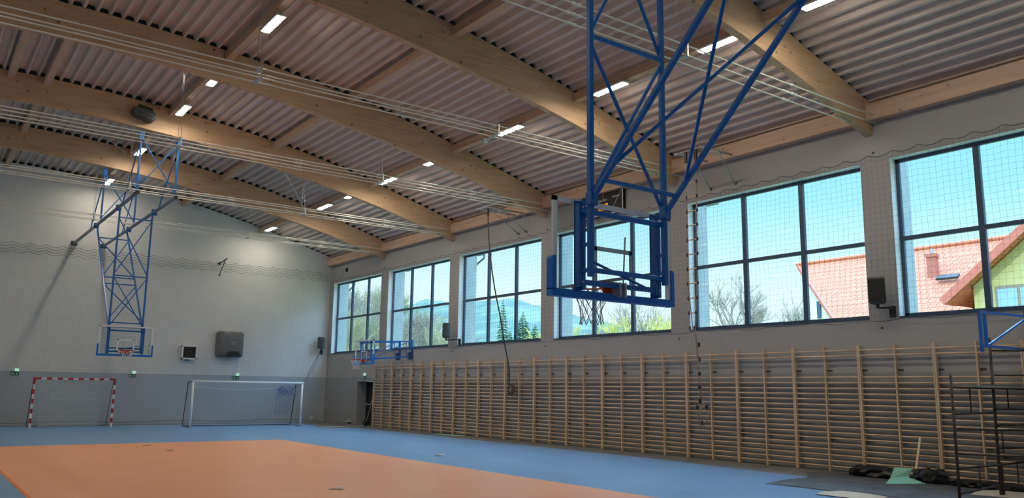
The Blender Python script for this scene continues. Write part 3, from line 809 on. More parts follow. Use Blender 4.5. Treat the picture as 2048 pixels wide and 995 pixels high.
# white framed louvre heater
t = thing('fan_heater', 'small white-framed heater with black louvres on the end wall, left of the grey unit', 'heater', (11.2, YF, 3.4))
b = MB(); hx0, hx1, hz0, hz1 = 10.84, 11.55, 3.09, 3.77; yq = YF-.34
b.box(hx0+.03, hx1-.03, yq, YF-.04, hz0+.03, hz1-.03)
for a_ in ((hx0, hx1, hz0, hz0+.07), (hx0, hx1, hz1-.07, hz1), (hx0, hx0+.06, hz0, hz1), (hx1-.06, hx1, hz0, hz1)): b.box(a_[0], a_[1], yq-.04, yq+.1, a_[2], a_[3])
b.build('housing', M_white, t)
b = MB(); b.box(hx0+.06, hx1-.06, yq-.006, yq, hz0+.07, hz1-.07)
for i in range(9): z = hz0+.09+i*.06; b.add([(hx0+.06, yq-.035, z), (hx1-.06, yq-.035, z), (hx1-.06, yq, z+.045), (hx0+.06, yq, z+.045)], [(0, 1, 2, 3)])
b.build('louvres', M_black, t)
b = MB(); b.box(hx0+.25, hx0+.33, YF-.3, YF-.002, hz0-.05, hz0+.0); b.tube([(hx0+.0, yq+.1, hz1-.02), (hx0-.13, yq+.2, hz1-.1), (hx0-.12, yq+.3, hz0+.3)], .012, 6); b.build('bracket', M_dark, t)

# speakers
def speaker(loc, rz, label, arm_to):
    t = thing('loudspeaker', label, 'loudspeaker', loc, 'black loudspeakers beside the windows')
    F = tr(loc, rz)
    b = TB(F); pr_ = [(-.19, -.13), (.19, -.13), (.17, .05), (.10, .16), (-.10, .16), (-.17, .05)]
    vs = []; 
    for (sc_, z) in ((.86, 0), (1, .04), (1, .58), (.86, .62)): vs += [(x*sc_, y*sc_, z) for x, y in pr_]
    fs = [tuple(range(5, -1, -1)), tuple(range(18, 24))]
    for j in range(3):
        for i in range(6): fs.append((j*6+i, j*6+(i+1) % 6, (j+1)*6+(i+1) % 6, (j+1)*6+i))
    b.add(vs, fs); b.build('cabinet', mat('speaker_grey', (.05, .055, .06), .5), t)
    b = TB(F); b.box(-.175, .175, -.142, -.130, .05, .57); b.build('grille', M_black, t)
    b = TB(F); b.box(.10, .14, -.144, -.142, .07, .08); b.build('emblem', M_steel, t)
    b = MB(); p = F((0, .02, 0)); q = V(arm_to)
    b.bar(p+V((0, 0, .02)), p+V((0, 0, -.1)), .06, .06); b.bar(p+V((0, 0, -.09)), (q.x, q.y, p.z-.09), .04, .04)
    dx = (V((XW, q.y, 0))-V((q.x, q.y, 0))).length
    if q.y > YF-.5: b.box(q.x-.07, q.x+.07, YF-.05, YF-.001, p.z-.30, p.z-.04); b.bar((q.x, q.y, p.z-.09), (q.x, YF-.02, p.z-.09), .04, .04)
    else: b.box(XW-.05, XW-.001, q.y-.07, q.y+.07, p.z-.30, p.z-.04); b.bar((q.x, q.y, p.z-.09), (XW-.02, q.y, p.z-.09), .04, .04)
    b.build('wall_bracket', M_black, t)
speaker((18.16, 10.36, 3.93), -62, 'black loudspeaker on the pillar between the two rightmost windows, roof tiles behind', (18.36, 10.2, 0))
speaker((18.14, 29.45, 3.94), -118, 'black loudspeaker on the pillar right of the second window from the end wall', (18.36, 28.95, 0))
speaker((18.02, 42.02, 3.88), -200, 'black loudspeaker in the corner where the end wall meets the window wall', (18.2, 42.25, 0))

# loose cables in the corner
for i, pts in enumerate([[(18.1, YF-.04, 3.8), (17.9, YF-.04, 3.0), (17.4, YF-.05, 2.2), (16.6, YF-.1, 1.6), (15.9, YF-.3, 1.35)],
                         [(18.2, YF-.03, 3.8), (17.9, YF-.03, 3.3), (17.6, YF-.03, 2.7), (17.45, YF-.03, 2.35)]]):
    b = MB().tube(pts, .008, 5); tag(b.build('cable', M_darkrope), ('dark cable looping from the corner loudspeaker to the white goal', 'short dark cable dangling below the corner loudspeaker')[i], 'cable')

# emergency signs
def sign(name, loc, rz, label):
    t = thing(name, label, 'emergency sign', loc, 'green emergency exit signs'); F = tr(loc, rz)  # face towards -y
    b = TB(F); b.box(-.15, .15, -.06, -.002, .0, .14); b.box(-.15, -.02, -.10, -.06, -.0, .14); b.build('lamp_body', M_white, t)
    b = TB(F); b.box(-.02, .14, -.066, -.061, .01, .13); b.build('lit_panel', M_signlit, t)
    b = TB(F); b.box(-.0, .16, -.03, -.02, -.17, -.01); b.box(-.16, -.04, -.03, -.02, -.17, -.01); p = b.build('green_plate', M_green, t); child_reg(p, t)
    b = TB(F); b.box(.065, .095, -.033, -.031, -.14, -.04); b.add([(.035, -.033, -.09), (.125, -.033, -.09), (.08, -.033, -.145)], [(0, 1, 2)]); b.box(-.13, -.10, -.033, -.031, -.14, -.05); b.box(-.09, -.06, -.033, -.031, -.12, -.06)
    b.build('pictogram', M_white, p)
    return t
sign('exit_sign', (3.95, YF, 2.34), 0, 'green exit sign on the end wall, at the left edge beyond the striped goal')
sign('exit_sign', (8.76, YF, 2.34), 0, 'green exit sign on the end wall right of the striped goal')
sign('exit_sign', (13.66, YF, 2.34), 0, 'green exit sign on the end wall above the white goal')
sign('exit_sign', (XW, 37.58, 2.42), -90, 'green exit sign above the dark door')
t = thing('socket', 'small white double wall socket low on the end wall, right of the white goal', 'socket', (17.82, YF, .22))
b = MB(); b.box(17.74, 17.90, YF-.02, YF, .16, .28); b.build('plate', M_white, t)
b = MB(); b.tube([(17.78, YF-.022, .22), (17.78, YF-.015, .22)], .02, 8); b.tube([(17.86, YF-.022, .22), (17.86, YF-.015, .22)], .02, 8); b.build('insert', M_dark, t)

# scoreboard
t = thing('scoreboard', 'black electronic scoreboard with orange digits high on the window wall', 'scoreboard', (XW, 20.1, 8.2))
sy0, sy1, sz0, sz1 = 19.07, 21.12, 7.66, 8.74
b = MB(); b.box(XW-.12, XW-.003, sy0, sy1, sz0, sz1); b.build('panel', mat('score_black', (.02, .02, .022), .5), t)
b = MB()
for a_ in ((sy0, sy1, sz0, sz0+.035), (sy0, sy1, sz1-.035, sz1), (sy0, sy0+.035, sz0, sz1), (sy1-.035, sy1, sz0, sz1)): b.box(XW-.13, XW-.10, *a_)
b.build('frame', M_white, t)
b = MB(); b.box(XW-.124, XW-.12, 20.02, 20.035, 8.2, 8.6); b.box(XW-.124, XW-.12, 20.3, 20.5, 8.36, 8.5); b.add([(XW-.123, 19.12, 8.4), (XW-.123, 19.14, 8.4), (XW-.123, 19.66, 7.75), (XW-.123, 19.64, 7.75)], [(0, 1, 2, 3)]); b.build('court_lines', M_white, t)
xd, yd = (0, -1, 0), (0, 0, 1); fx = XW-.125
text('caption', 'CZAS GRY', .11, M_white, t, (fx, 20.10, 8.17), xd, yd)
text('caption', 'GOSPODARZE', .09, M_white, t, (fx, 20.78, 8.56), xd, yd)
text('caption', 'GOSCIE', .09, M_white, t, (fx, 19.55, 8.56), xd, yd)
text('caption', 'NR BRAM', .08, M_white, t, (fx, 19.42, 8.22), xd, yd)
text('clock_digits', '2:37', .30, M_orange_led, t, (fx, 20.05, 7.93), xd, yd)

# ------------------------------------------------------------------ brackets, ropes
def rope_bracket(label, yc, w_, xa, z, zs_, name='rope_bracket', ystrut=.1):
    t = thing(name, label, 'bracket', (XW, yc, z), 'steel brackets on the walls')
    for s in (-1, 1):
        if w_ < .2 and s > 0: continue
        yy = yc+s*w_/2
        b = MB(); b.tube([(XW-.03, yy, z), (xa, yy-.0, z-.02)], .03, 8); b.build('arm', M_steel, t, smooth=True)
        b = MB(); b.tube([(XW-.03, yy+ystrut, zs_), (xa+.75, yy, z-.03)], .018, 8); b.build('strut', M_steel, t, smooth=True)
        b = MB(); b.tube([(XW-.03, yy, z), (XW-.001, yy, z)], .07, 10); b.tube([(XW-.02, yy+ystrut, zs_), (XW-.001, yy+ystrut, zs_)], .045, 10); b.build('flange', M_dark, t)
    b = MB(); b.tube([(xa+.05, yc-w_/2-.1, z-.02), (xa+.05, yc+w_/2+.1, z-.02)], .025, 8)
    b.tube([(XW-.5, yc-w_/2, z-.01), (xa+.3, yc+w_/2, z-.01)], .02, 8); b.build('cross_tube', M_steel, t)
rope_bracket('grey pipe bracket on the window wall holding the rope ladder', 14.95, .9, 16.93, 8.50, 7.72)
rope_bracket('grey pipe bracket under the third beam holding the single climbing rope', 24.6, .5, 16.5, 8.45, 7.76)
t = thing('rope_bracket', 'small pipe bracket sticking out of the end wall above the grey unit', 'bracket', (12.45, YF, 8), 'steel brackets on the walls')
b = MB(); b.tube([(12.42, YF-.01, 8.0), (12.45, 41.25, 8.12)], .03, 8); b.build('arm', M_dark, t)
b = MB(); b.tube([(12.46, YF-.01, 7.40), (12.45, 41.55, 8.05)], .022, 8); b.build('strut', M_dark, t)
b = MB(); b.tube([(12.42, YF-.03, 8.0), (12.42, YF-.001, 8.0)], .08, 10); b.tube([(12.46, YF-.03, 7.4), (12.46, YF-.001, 7.4)], .05, 10); b.build('flange', M_dark, t)

t = thing('climbing_rope', 'single dark climbing rope before the third window, end coiled on the wall bars', 'rope', (16.6, 24.25, 8.1))
b = MB(); b.tube([(16.6, 24.25, 8.38), (16.6, 24.25, 8.1)], .045, 8); b.build('hook', M_black, t)
P_ = [(16.6, 24.25, 8.1), (16.6, 24.18, 7.3), (16.62, 24.05, 6.42), (16.7, 23.9, 5.4), (16.9, 23.75, 4.3), (17.3, 24.05, 3.4), (17.9, 24.6, 2.7), (18.22, 25.0, 2.35), (18.27, 25.08, 2.05)]
P2 = []
for i in range(len(P_)-1):
    for k in range(4):
        t_ = k/4; P2.append(V(P_[i])*(1-t_)+V(P_[i+1])*t_)
P2.append(V(P_[-1]))
for _ in range(3): P2 = [P2[0]]+[(P2[i-1]+P2[i]*2+P2[i+1])/4 for i in range(1, len(P2)-1)]+[P2[-1]]
b = MB(); b.tube(P2, .024, 8); b.build('rope', noisy('worn_rope', (.05, .045, .045), (.14, .12, .11), 20, .9), t, smooth=True)
b = MB()
for i in range(5):
    c = (18.3, 24.93+.02*i, 1.84+.01*i); r_ = .2-.015*i
    b.tube([(18.26+.015*math.sin(3*a), c[1]+r_*math.cos(a), c[2]+r_*1.05*math.sin(a)) for a in [2*math.pi*k/20 for k in range(20)]], .02, 6, closed=True)
b.build('coil', noisy('coil_rope', (.06, .045, .04), (.16, .11, .09), 20, .9), t, smooth=True)

t = thing('rope_ladder', 'rope ladder with wooden rungs, lower end knotted up in a loop', 'rope ladder', (17.0, 14.9, 8.3))
ya_, yb_ = 14.80, 15.12; xr = 17.0
for yy, sgn in ((14.72, -1), (15.08, 1)):
    b = MB(); b.tube([(xr, yy, 8.42), (xr, yy+.01, 6.9), (xr, yy+.05, 5.0), (xr, 14.93+sgn*.04, 3.5), (xr+.02, 14.88+sgn*.015, 3.3), (xr+.1, 14.86+sgn*.01, 2.0), (xr+.12, 14.85+sgn*.01, 1.62)], .014, 6); b.build('side_rope', M_rope, t, smooth=True)
    b = MB(); b.tube([(xr, yy, 8.49), (xr, yy, 8.15)], .045, 8); b.build('hook', M_black, t)
for i in range(11):
    z = 7.55-.40*i
    f = max(0, min(1, (7.0-z)/3.6)); y_a = 14.72+.06*f+.12*max(0, (4.6-z)); y_b = 15.08+.05*f-.05*max(0, (4.6-z))
    b = MB(); b.tube([(xr, y_a-.02, z), (xr, y_b+.02, z)], .017, 8); rg = b.build('rung', M_rung, t); child_reg(rg, t)
    
    for yk in (y_a, y_b): b = MB(); b.sphere((xr, yk, z), .032, 6, 5, (1, 1, 1.8)); b.build('knot', M_darkrope, rg)
for z in (3.1, 2.70, 2.33, 1.98, 1.62): b = MB(); b.sphere((xr+.1, 14.87, z), .045, 8, 6, (1, 1, 1.6)); b.build('knot', M_darkrope, t)
lp = [(xr+.13, 14.85, 1.62), (xr+.13, 14.97, 1.5), (xr+.14, 15.03, 1.3), (xr+.14, 14.98, 1.1), (xr+.14, 14.84, 1.04), (xr+.14, 14.70, 1.08), (xr+.14, 14.62, 1.22), (xr+.14, 14.66, 1.4), (xr+.13, 14.84, 1.60)]
for c in ((15.0, 1.45), (14.85, 1.05), (14.68, 1.46)): b = MB(); b.sphere((xr+.14, c[0], c[1]), .045, 8, 6, (1, 1, 1.4)); b.build('knot', M_darkrope, t)
b = MB(); b.tube([(p[0], 14.86+(14.86-p[1])*-1, p[2]) for p in lp], .016, 6); b.tube([(xr+.13, 14.9, 1.5), (xr+.13, 14.98, 1.15), (xr+.13, 14.9, .95)], .014, 6); b.tube([(xr+.13, 14.86, 1.5), (xr+.13, 14.92, 1.2), (xr+.13, 14.8, .98)], .014, 6)
b.build('loop', M_rope, t, smooth=True)

# ------------------------------------------------------------------ scaffold
t = thing('scaffold', 'rusty pipe scaffold standing by the wall bars at the right edge', 'scaffold', (16.8, 7.4, 0))
ys_ = 7.4
def pole(nm, p, q, r=.021, lab=None, m=M_rust): b = MB(); b.tube([p, q], r, 8); return b.build(nm, m, t, smooth=True)
pole('upright', (15.25, ys_, 0), (15.25, ys_, 2.22), .026); pole('upright', (16.83, ys_, 0), (16.88, ys_, 2.96), .028); pole('upright', (16.90, ys_-.02, 0), (16.90, ys_-.02, .62), .024)
pole('upright', (18.3, ys_-.3, 0), (18.3, ys_-.3, 2.9), .026); pole('upright', (15.9, 6.2, 0), (15.9, 6.2, 2.2), .026)
for x0, x1, z0, z1 in ((15.25, 18.3, 1.99, 1.99), (15.25, 16.86, 1.52, 1.53), (15.25, 18.3, 1.26, 1.18), (15.25, 18.3, .83, .66), (15.25, 18.3, .57, .62), (15.25, 16.85, .14, .20), (16.88, 18.3, 2.71, 2.76), (16.86, 18.3, 2.24, 2.27), (16.85, 18.3, 1.60, 1.60), (16.85, 18.3, 1.30, 1.30), (16.85, 18.3, .88, .86)):
    pole('rail', (x0, ys_, z0), (x1, ys_-(.25 if x1 > 18 else 0), z1), .018)
for x, z0, z1 in ((15.92, 1.53, 1.98), (17.45, 1.62, 1.98), (17.08, .78, 1.22), (16.05, .17, .60), (17.6, .2, .6)):
    pole('short_post', (x, ys_, z0), (x, ys_, z1), .014)
b = MB(); b.box(15.55, 18.35, 7.15, 7.6, 2.0, 2.035); b.build('plank', M_plank, t)
b = MB(); b.box(17.9, 18.34, 7.0, 7.4, 2.78, 2.82); b.build('plank', M_plank, t)
b = MB(); b.box(16.9, 18.34, 7.05, 7.35, 1.30, 1.335); b.build('plank', M_rust, t, label='dark plank')
b = MB(); b.box(16.9, 18.34, 7.05, 7.35, .68, .715); b.build('plank', M_rust, t, label='dark plank')

# ------------------------------------------------------------------ things on the floor
def sheet(name, poly, z, m, label, cat, th=.004, wob=0, org=None):
    b = MB(); b.prism(poly, 'z', z, z+th); return tag(b.build(name, m, org=V((poly[0][0], poly[0][1], z))), label, cat)
def blob(name, pts, rad, m, label, cat, seed=1, flat=.5, parent=None):
    """crumpled heap: noisy tube flattened on the floor"""
    rn_ = random.Random(seed); b = MB(); n = 12; vs = []; L_ = len(pts)*4
    path = []
    for i in range(len(pts)-1):
        for k in range(5): path.append(V(pts[i])*(1-k/5)+V(pts[i+1])*(k/5))
    path.append(V(pts[-1])); m_ = len(path)
    for i, p in enumerate(path):
        e = min(1, .25+min(i, m_-1-i)*.5)
        d = (path[min(i+1, m_-1)]-path[max(i-1, 0)]).normalized(); x = d.cross(V((0, 0, 1))).normalized()
        for k in range(n):
            a = 2*math.pi*k/n; r_ = rad*e*(1+rn_.uniform(-.28, .28)); zz = p.z+math.sin(a)*r_*flat+rad*flat*.8*e
            vs.append(p+x*math.cos(a)*r_*1.3+V((0, 0, 1))*(max(.006, zz)-p.z)+d*rn_.uniform(-.04, .04))
    fs = [tuple(range(n-1, -1, -1)), tuple(range((m_-1)*n, m_*n))]
    for i in range(m_-1):
        for k in range(n): fs.append((i*n+k, i*n+(k+1) % n, (i+1)*n+(k+1) % n, (i+1)*n+k))
    b.add(vs, fs); o = b.build(name, m, org=V(pts[0]))
    if label: tag(o, label, cat)
    return o
sheet('ground_sheet', [(18.1, 12.0), (17.3, 11.9), (16.5, 11.3), (15.6, 11.25), (14.57, 10.99), (14.7, 10.2), (14.65, 9.41), (14.9, 9.0), (14.8, 8.0), (14.75, 6.4), (18.2, 6.4)], .008, M_groundsheet, 'dark dusty sheet spread on the floor by the scaffold', 'sheet')
blob('plastic_heap', [(18.0, 11.2, .01), (18.0, 10.7, .01), (18.0, 9.95, .01)], .17, M_foil, 'crumpled black plastic at the wall left of the leaning stick', 'plastic sheet', 3, .75)
blob('plastic_heap', [(18.0, 9.7, .01), (17.95, 9.3, .01), (17.9, 8.85, .01)], .20, M_foil, 'crumpled black plastic at the wall right of the leaning stick', 'plastic sheet', 5, .75)
blob('plastic_heap', [(17.95, 8.9, .01), (17.9, 8.4, .01), (17.85, 7.9, .01), (17.9, 7.2, .01)], .17, M_foil, 'long roll of black plastic on the floor behind the scaffold', 'plastic sheet', 8, .45)
b = MB(); b.use(M_teal)
b.add([(16.75, 9.62, .02), (17.55, 9.2, .02), (17.95, 9.78, .10), (17.6, 10.0, .06), (18.15, 9.76, .26), (17.98, 10.1, .26)], [(0, 1, 2, 3), (3, 2, 4, 5)])
o = b.build('foam_mat', None, org=V((17.2, 9.7, .01))); tag(o, 'teal foam mat piece curling up at the wall bars', 'mat'); sm = o.modifiers.new('t', 'SOLIDIFY'); sm.thickness = .012
b = MB(); b.bar((17.9, 9.62, .02), (18.36, 9.67, .92), .045, .03); tag(b.build('wooden_stick', M_ladder, org=V((17.9, 9.62, 0))), 'wooden stick leaning on the wall bars beside the teal mat', 'stick')
sheet('cardboard', [(13.87, 9.34), (14.4, 9.5), (14.75, 9.35), (14.80, 8.9), (14.66, 8.39), (13.9, 8.2)], .016, M_card, 'beige cardboard lying on the floor at the bottom right edge', 'cardboard', .006)
sheet('cardboard', [(16.4, 7.75), (17.2, 8.0), (17.9, 7.7), (17.6, 7.0), (16.6, 6.9)], .016, M_card, 'beige board on the floor under the scaffold', 'cardboard', .01)
sheet('plank', [(15.70, 36.45), (18.5, 37.35), (18.5, 37.05), (15.75, 36.3)], .005, M_card, 'long pale strip lying on the floor at the dark door', 'strip', .02)
sheet('paper', [(17.6, 29.5), (17.95, 29.6), (18.32, 28.2), (18.0, 27.9)], .005, M_teal, 'thin pale green sheet at the foot of the wall bars', 'sheet', .006)
caps = [((6.58, 14.45), .11, .05, 'round floor cover lying open near the bottom middle of the orange court'), ((12.2, 20.1), .11, .05, 'floor cover on the blue floor right of the orange court'),
        ((6.25, 27.52), .11, .04, 'floor cover at the far end of the orange court, left one'), ((6.31, 25.1), .08, .04, 'floor cover at the far end of the orange court, nearer and right')]
for i, (c, r_, h_, lab) in enumerate(caps):
    t = thing('floor_cover', lab, 'floor cover', (c[0], c[1], .007), 'socket covers on the sports floor')
    b = MB(); b.tube([(c[0], c[1], .008), (c[0], c[1], .012)], r_*.8, 20); b.build('socket_hole', M_dark, t)
    b = MB(); b.tube([(c[0]+r_*.9, c[1]-.06, .013), (c[0]+r_*.9, c[1]-.06, .013+h_*.6)], r_*.7, 20); b.build('lid', M_white if i < 2 else M_card, t)
t = thing('power_box', 'small grey box on the floor left of the dark door', 'box', (18.35, 38.75, 0))
b = MB(); b.box(18.15, 18.42, 38.65, 38.85, .002, .19); b.build('housing', M_lampwhite, t, bevel=.01)
b = MB(); b.box(18.17, 18.40, 38.642, 38.65, .03, .16); b.box(18.14, 18.15, 38.67, 38.83, .03, .15); b.build('front_panel', M_dark, t)
b = MB(); b.tube([(18.27, 38.75, .19), (18.27, 38.75, .30)], .01, 6); b.build('handle', M_white, t)
t = thing('wheel_cart', 'small dark wheel with a thin pole leaning in the doorway', 'cart', (18.3, 36.95, 0))
b = MB(); b.tube([(18.36+.13*math.cos(a), 36.98, .15+.13*math.sin(a)) for a in [2*math.pi*k/16 for k in range(16)]], .03, 6, closed=True); b.tube([(18.36, 36.94, .15), (18.36, 37.02, .15)], .05, 8); b.build('wheel', M_black, t)
b = MB(); b.tube([(18.36, 36.98, .15), (18.42, 36.62, 1.0)], .014, 6); b.build('pole', M_steel, t)

# ------------------------------------------------------------------ outside
M_grass = noisy('spring_grass', (.20, .24, .08), (.34, .34, .15), .05, .9)
b = MB(); b.box(XW+.6, 1400, -600, 1800, -1.0, -.5); o = b.build('trim_11', M_grass); struct(o, 'grass ground outside the hall', 'ground')
# wooded hills: one ridge mesh
M_hill = noisy('wooded_hills', (.07, .12, .10), (.15, .20, .13), .012, .95, detail=6, lo=.42, hi=.62)
b = MB(); vs = []; nx_, ny_ = 14, 90
import math as _m
def hz(y): # ridge height at x=800 by y
    T_ = [(-300, 10), (300, 20), (600, 45), (780, 75), (880, 104), (933, 113), (1018, 133), (1060, 146), (1113, 153), (1160, 153), (1204, 157), (1290, 160), (1380, 172), (1440, 168), (1500, 166), (1718, 175), (2300, 160)]
    for (a, va), (c, vc) in zip(T_, T_[1:]):
        if y <= c: return va+(vc-va)*(y-a)/(c-a)
    return 160
rn = random.Random(11)
for i in range(nx_):
    for j in range(ny_):
        y = -100+2300*j/(ny_-1); u = i/(nx_-1); x = 380+420*u
        sx_ = x/800; vs.append((x, y*sx_, -1+(hz(y)*1.0)*(u**1.1)+(rn.uniform(-3, 3) if 0 < i else 0)))
for j in range(ny_): vs.append((900, (-100+2300*j/(ny_-1))*1.1, -1))
nxx = nx_+1
b.add(vs, [(i*ny_+j, i*ny_+j+1, (i+1)*ny_+j+1, (i+1)*ny_+j) for i in range(nxx-1) for j in range(ny_-1)])
tag(b.build('hills', M_hill, smooth=True), 'distant wooded hills with pale meadows seen through the windows', 'hills')

# neighbour house
M_tile = mat('orange_roof_tiles', (.75, .27, .14), .7)
n = M_tile.node_tree; bs = n.nodes['Principled BSDF']; tcn = n.nodes.new('ShaderNodeTexCoord'); mp = n.nodes.new('ShaderNodeMapping')
mp.inputs['Scale'].default_value = (1, 1, 1); bk = n.nodes.new('ShaderNodeTexBrick'); bk.inputs['Scale'].default_value = 1
bk.inputs['Color1'].default_value = (.62, .21, .10, 1); bk.inputs['Color2'].default_value = (.56, .18, .085, 1); bk.inputs['Mortar'].default_value = (.36, .10, .05, 1)
bk.inputs['Brick Width'].default_value = .36; bk.inputs['Row Height'].default_value = .34; bk.inputs['Mortar Size'].default_value = .03; bk.offset = .5
spx = n.nodes.new('ShaderNodeSeparateXYZ'); cbx = n.nodes.new('ShaderNodeCombineXYZ'); n.links.new(tcn.outputs['Object'], spx.inputs[0]); n.links.new(spx.outputs['Y'], cbx.inputs['X']); n.links.new(spx.outputs['X'], cbx.inputs['Y'])
n.links.new(cbx.outputs[0], bk.inputs['Vector']); n.links.new(bk.outputs['Color'], bs.inputs['Base Color'])
M_hwall = noisy('cream_render', (.84, .78, .66), (.88, .82, .70), 2, .8)
M_ywall = noisy('yellow_render', (.58, .50, .20), (.62, .55, .25), 2, .8)
M_fascia = mat('red_fascia', (.62, .16, .10), .6)
t = thing('house', 'neighbouring house with orange tiled roof and yellow gable, outside the right windows', 'house', (42, 15, -.5))
zp = lambda x: 9.85-.8*(45-x)
b = MB()
R_ = [(45, 30.79), (39.84, 25.12), (38.4, 23.6), (38.4, -8), (45, -8)]
b.add([(x, y, zp(x)) for x, y in R_]+[(x, y, zp(x)-.16) for x, y in R_]+[(51.5, 30.79, 4.65), (51.5, -8, 4.65)],
      [(0, 1, 2, 3, 4), (5, 9, 8, 7, 6), (0, 5, 6, 1), (1, 6, 7, 2), (2, 7, 8, 3), (3, 8, 9, 4), (0, 4, 11, 10)])
b.build('main_roof', M_tile, t)
b = MB(); b.tube([(45, 30.9, 9.9), (45, -8, 9.9)], .13, 8); b.build('ridge_tiles', M_tile, t)
b = MB(); b.bar((45, 30.85, 9.80), (38.4, 23.65, zp(38.4)-.05), .12, .22); b.build('verge_board', M_fascia, t)
b = MB(); b.prism([(39.6, -.5), (50, -.5), (50, 5.6), (45, 9.4), (39.6, 5.2)], 'y', -7, 23.0)
b.add([(44.7, 29.9, -.5), (40.6, 25.2, -.5), (40.6, 25.2, 6.1), (44.7, 29.9, 9.2), (50, 29.9, -.5), (50, 29.9, 5.2), (50, 23, -.5), (50, 23, 5.2)], [(0, 1, 2, 3), (0, 3, 5, 4), (1, 0, 4, 6)]); b.build('walls', M_hwall, t)
wn = MB(); wn.bar((43.55, 28.65, 6.75), (43.1, 28.13, 6.75), .06, 1.0); wn.build('small_window', M_frame, t)
# chimney
b = MB(); b.box(42.5, 42.92, 21.0, 21.42, 7.4, 9.0); b.box(42.45, 42.97, 20.95, 21.47, 8.95, 9.12); b.build('chimney', noisy('chimney_brick', (.42, .13, .08), (.5, .18, .12), 8, .8), t)
b = MB(); b.tube([(42.7, 21.2, 9.1), (42.7, 21.2, 9.4)], .08, 8); b.build('flue', M_steel, t)
b = MB(); b.bar((42.0, 20.7, 7.75), (42.0, 19.6, 7.75), .3, .12, hint=(-.8, 0, 1)); b.build('step_grate', M_dark, t)
# cross gable: apex right
gx_ = 38.0; yl, zl = 18.15, 6.05; sl = (8.69-6.14)/(18.05-14.9); ya = 12.2; za = zl+sl*(yl-ya)
b = MB()
b.add([(gx_-.7, yl, zl), (gx_-.7, ya, za), (gx_+9, ya, za), (gx_+9, yl, zl), (gx_-.7, yl, zl-.16), (gx_-.7, ya, za-.16), (gx_+9, ya, za-.16), (gx_+9, yl, zl-.16),
       (gx_-.7, 2*ya-yl, zl), (gx_+9, 2*ya-yl, zl), (gx_-.7, 2*ya-yl, zl-.16)], [(0, 3, 2, 1), (4, 5, 6, 7), (0, 1, 5, 4), (0, 4, 7, 3), (1, 2, 9, 8), (1, 8, 10, 5)])
b.build('gable_roof', M_tile, t)
b = MB(); b.bar((gx_-.76, yl+.05, zl-.08), (gx_-.76, ya, za-.08), .08, .34); b.bar((gx_-.76, 2*ya-yl-.05, zl-.08), (gx_-.76, ya, za-.08), .08, .34); b.build('gable_fascia', M_fascia, t)
b = MB(); b.prism([(yl-1.0, -.5), (yl-1.0, zl+sl*1.0-.2), (ya, za-.2), (2*ya-yl+1.0, zl+sl*1.0-.2), (2*ya-yl+1.0, -.5)], 'x', gx_, gx_+3); b.build('gable_wall', M_ywall, t)
b = MB(); b.prism([(yl-.95, zl+.42), (yl-.9, zl+.75), (yl-.05, zl-.12), (yl-.05, zl-.2)], 'x', gx_-.7, gx_+.4); b.build('soffit', M_fascia, t)
b = MB(); b.box(gx_-.06, gx_+.02, 14.3, 16.25, 5.0, 6.55)
wf = b.build('gable_window', mat('brown_window_frame', (.30, .24, .17), .5), t); child_reg(wf, t)
b = MB(); b.box(gx_-.075, gx_-.06, 15.35, 16.13, 5.1, 6.42); b.box(gx_-.075, gx_-.06, 14.42, 15.22, 5.1, 6.42); b.build('pane', mat('house_glass', (.35, .5, .62), .1), wf)

# trees
M_bark = noisy('bare_twigs', (.24, .20, .16), (.36, .31, .25), 5, .9)
M_bark2 = noisy('olive_twigs', (.30, .28, .16), (.42, .38, .24), 5, .9)
M_yel = noisy('yellow_blossom_twigs', (.55, .48, .12), (.64, .58, .2), 5, .9)
M_con = noisy('conifer_needles', (.10, .20, .13), (.20, .33, .22), 6, .9)
def branch(b, p, d, L_, r_, depth, rn_, up_=.12):
    q = p+d*L_
    mid = (p+q)/2+V((rn_.uniform(-.06, .06), rn_.uniform(-.06, .06), rn_.uniform(-.03, .05)))*L_
    b.tube([p, mid, q], [r_, r_*.85, r_*.68], 4 if depth < 3 else 3, cap=False)
    if depth == 0: return
    k = 3 if depth > 1 else 3
    for i in range(k):
        a = rn_.uniform(.25, .75); ax = V((rn_.uniform(-1, 1), rn_.uniform(-1, 1), rn_.uniform(-.4, .6))).normalized()
        nd = (d*math.cos(a)+ax*math.sin(a)+V((0, 0, up_))).normalized()
        s = p.lerp(q, rn_.uniform(.55, 1.0)) if i else q
        branch(b, s, nd, L_*rn_.uniform(.62, .82), r_*.62, depth-1, rn_, up_)
def bare_tree(loc, h, m, label, seed, depth=6, spread=.12, name='bare_tree', group=None, trunk=.14):
    rn_ = random.Random(seed); b = MB()
    branch(b, V(loc), V((rn_.uniform(-.05, .05), rn_.uniform(-.05, .05), 1)), h*.28, h*trunk*.12, depth, rn_, spread)
    # scale to the wanted height
    z0 = loc[2]; mz = max(v[2] for v in b.v)-z0; k = h/mz
    b.v = [(loc[0]+(v[0]-loc[0])*k, loc[1]+(v[1]-loc[1])*k, z0+(v[2]-z0)*k) for v in b.v]
    o = b.build(name, m, org=V(loc)); tag(o, label, 'tree', group); return o
def azpos(px, dist):  # ground position outside in the direction of a window column
    a = YAW+math.atan((px-1024)/FPX); return V((dist*math.sin(a), dist*math.cos(a), -.5))
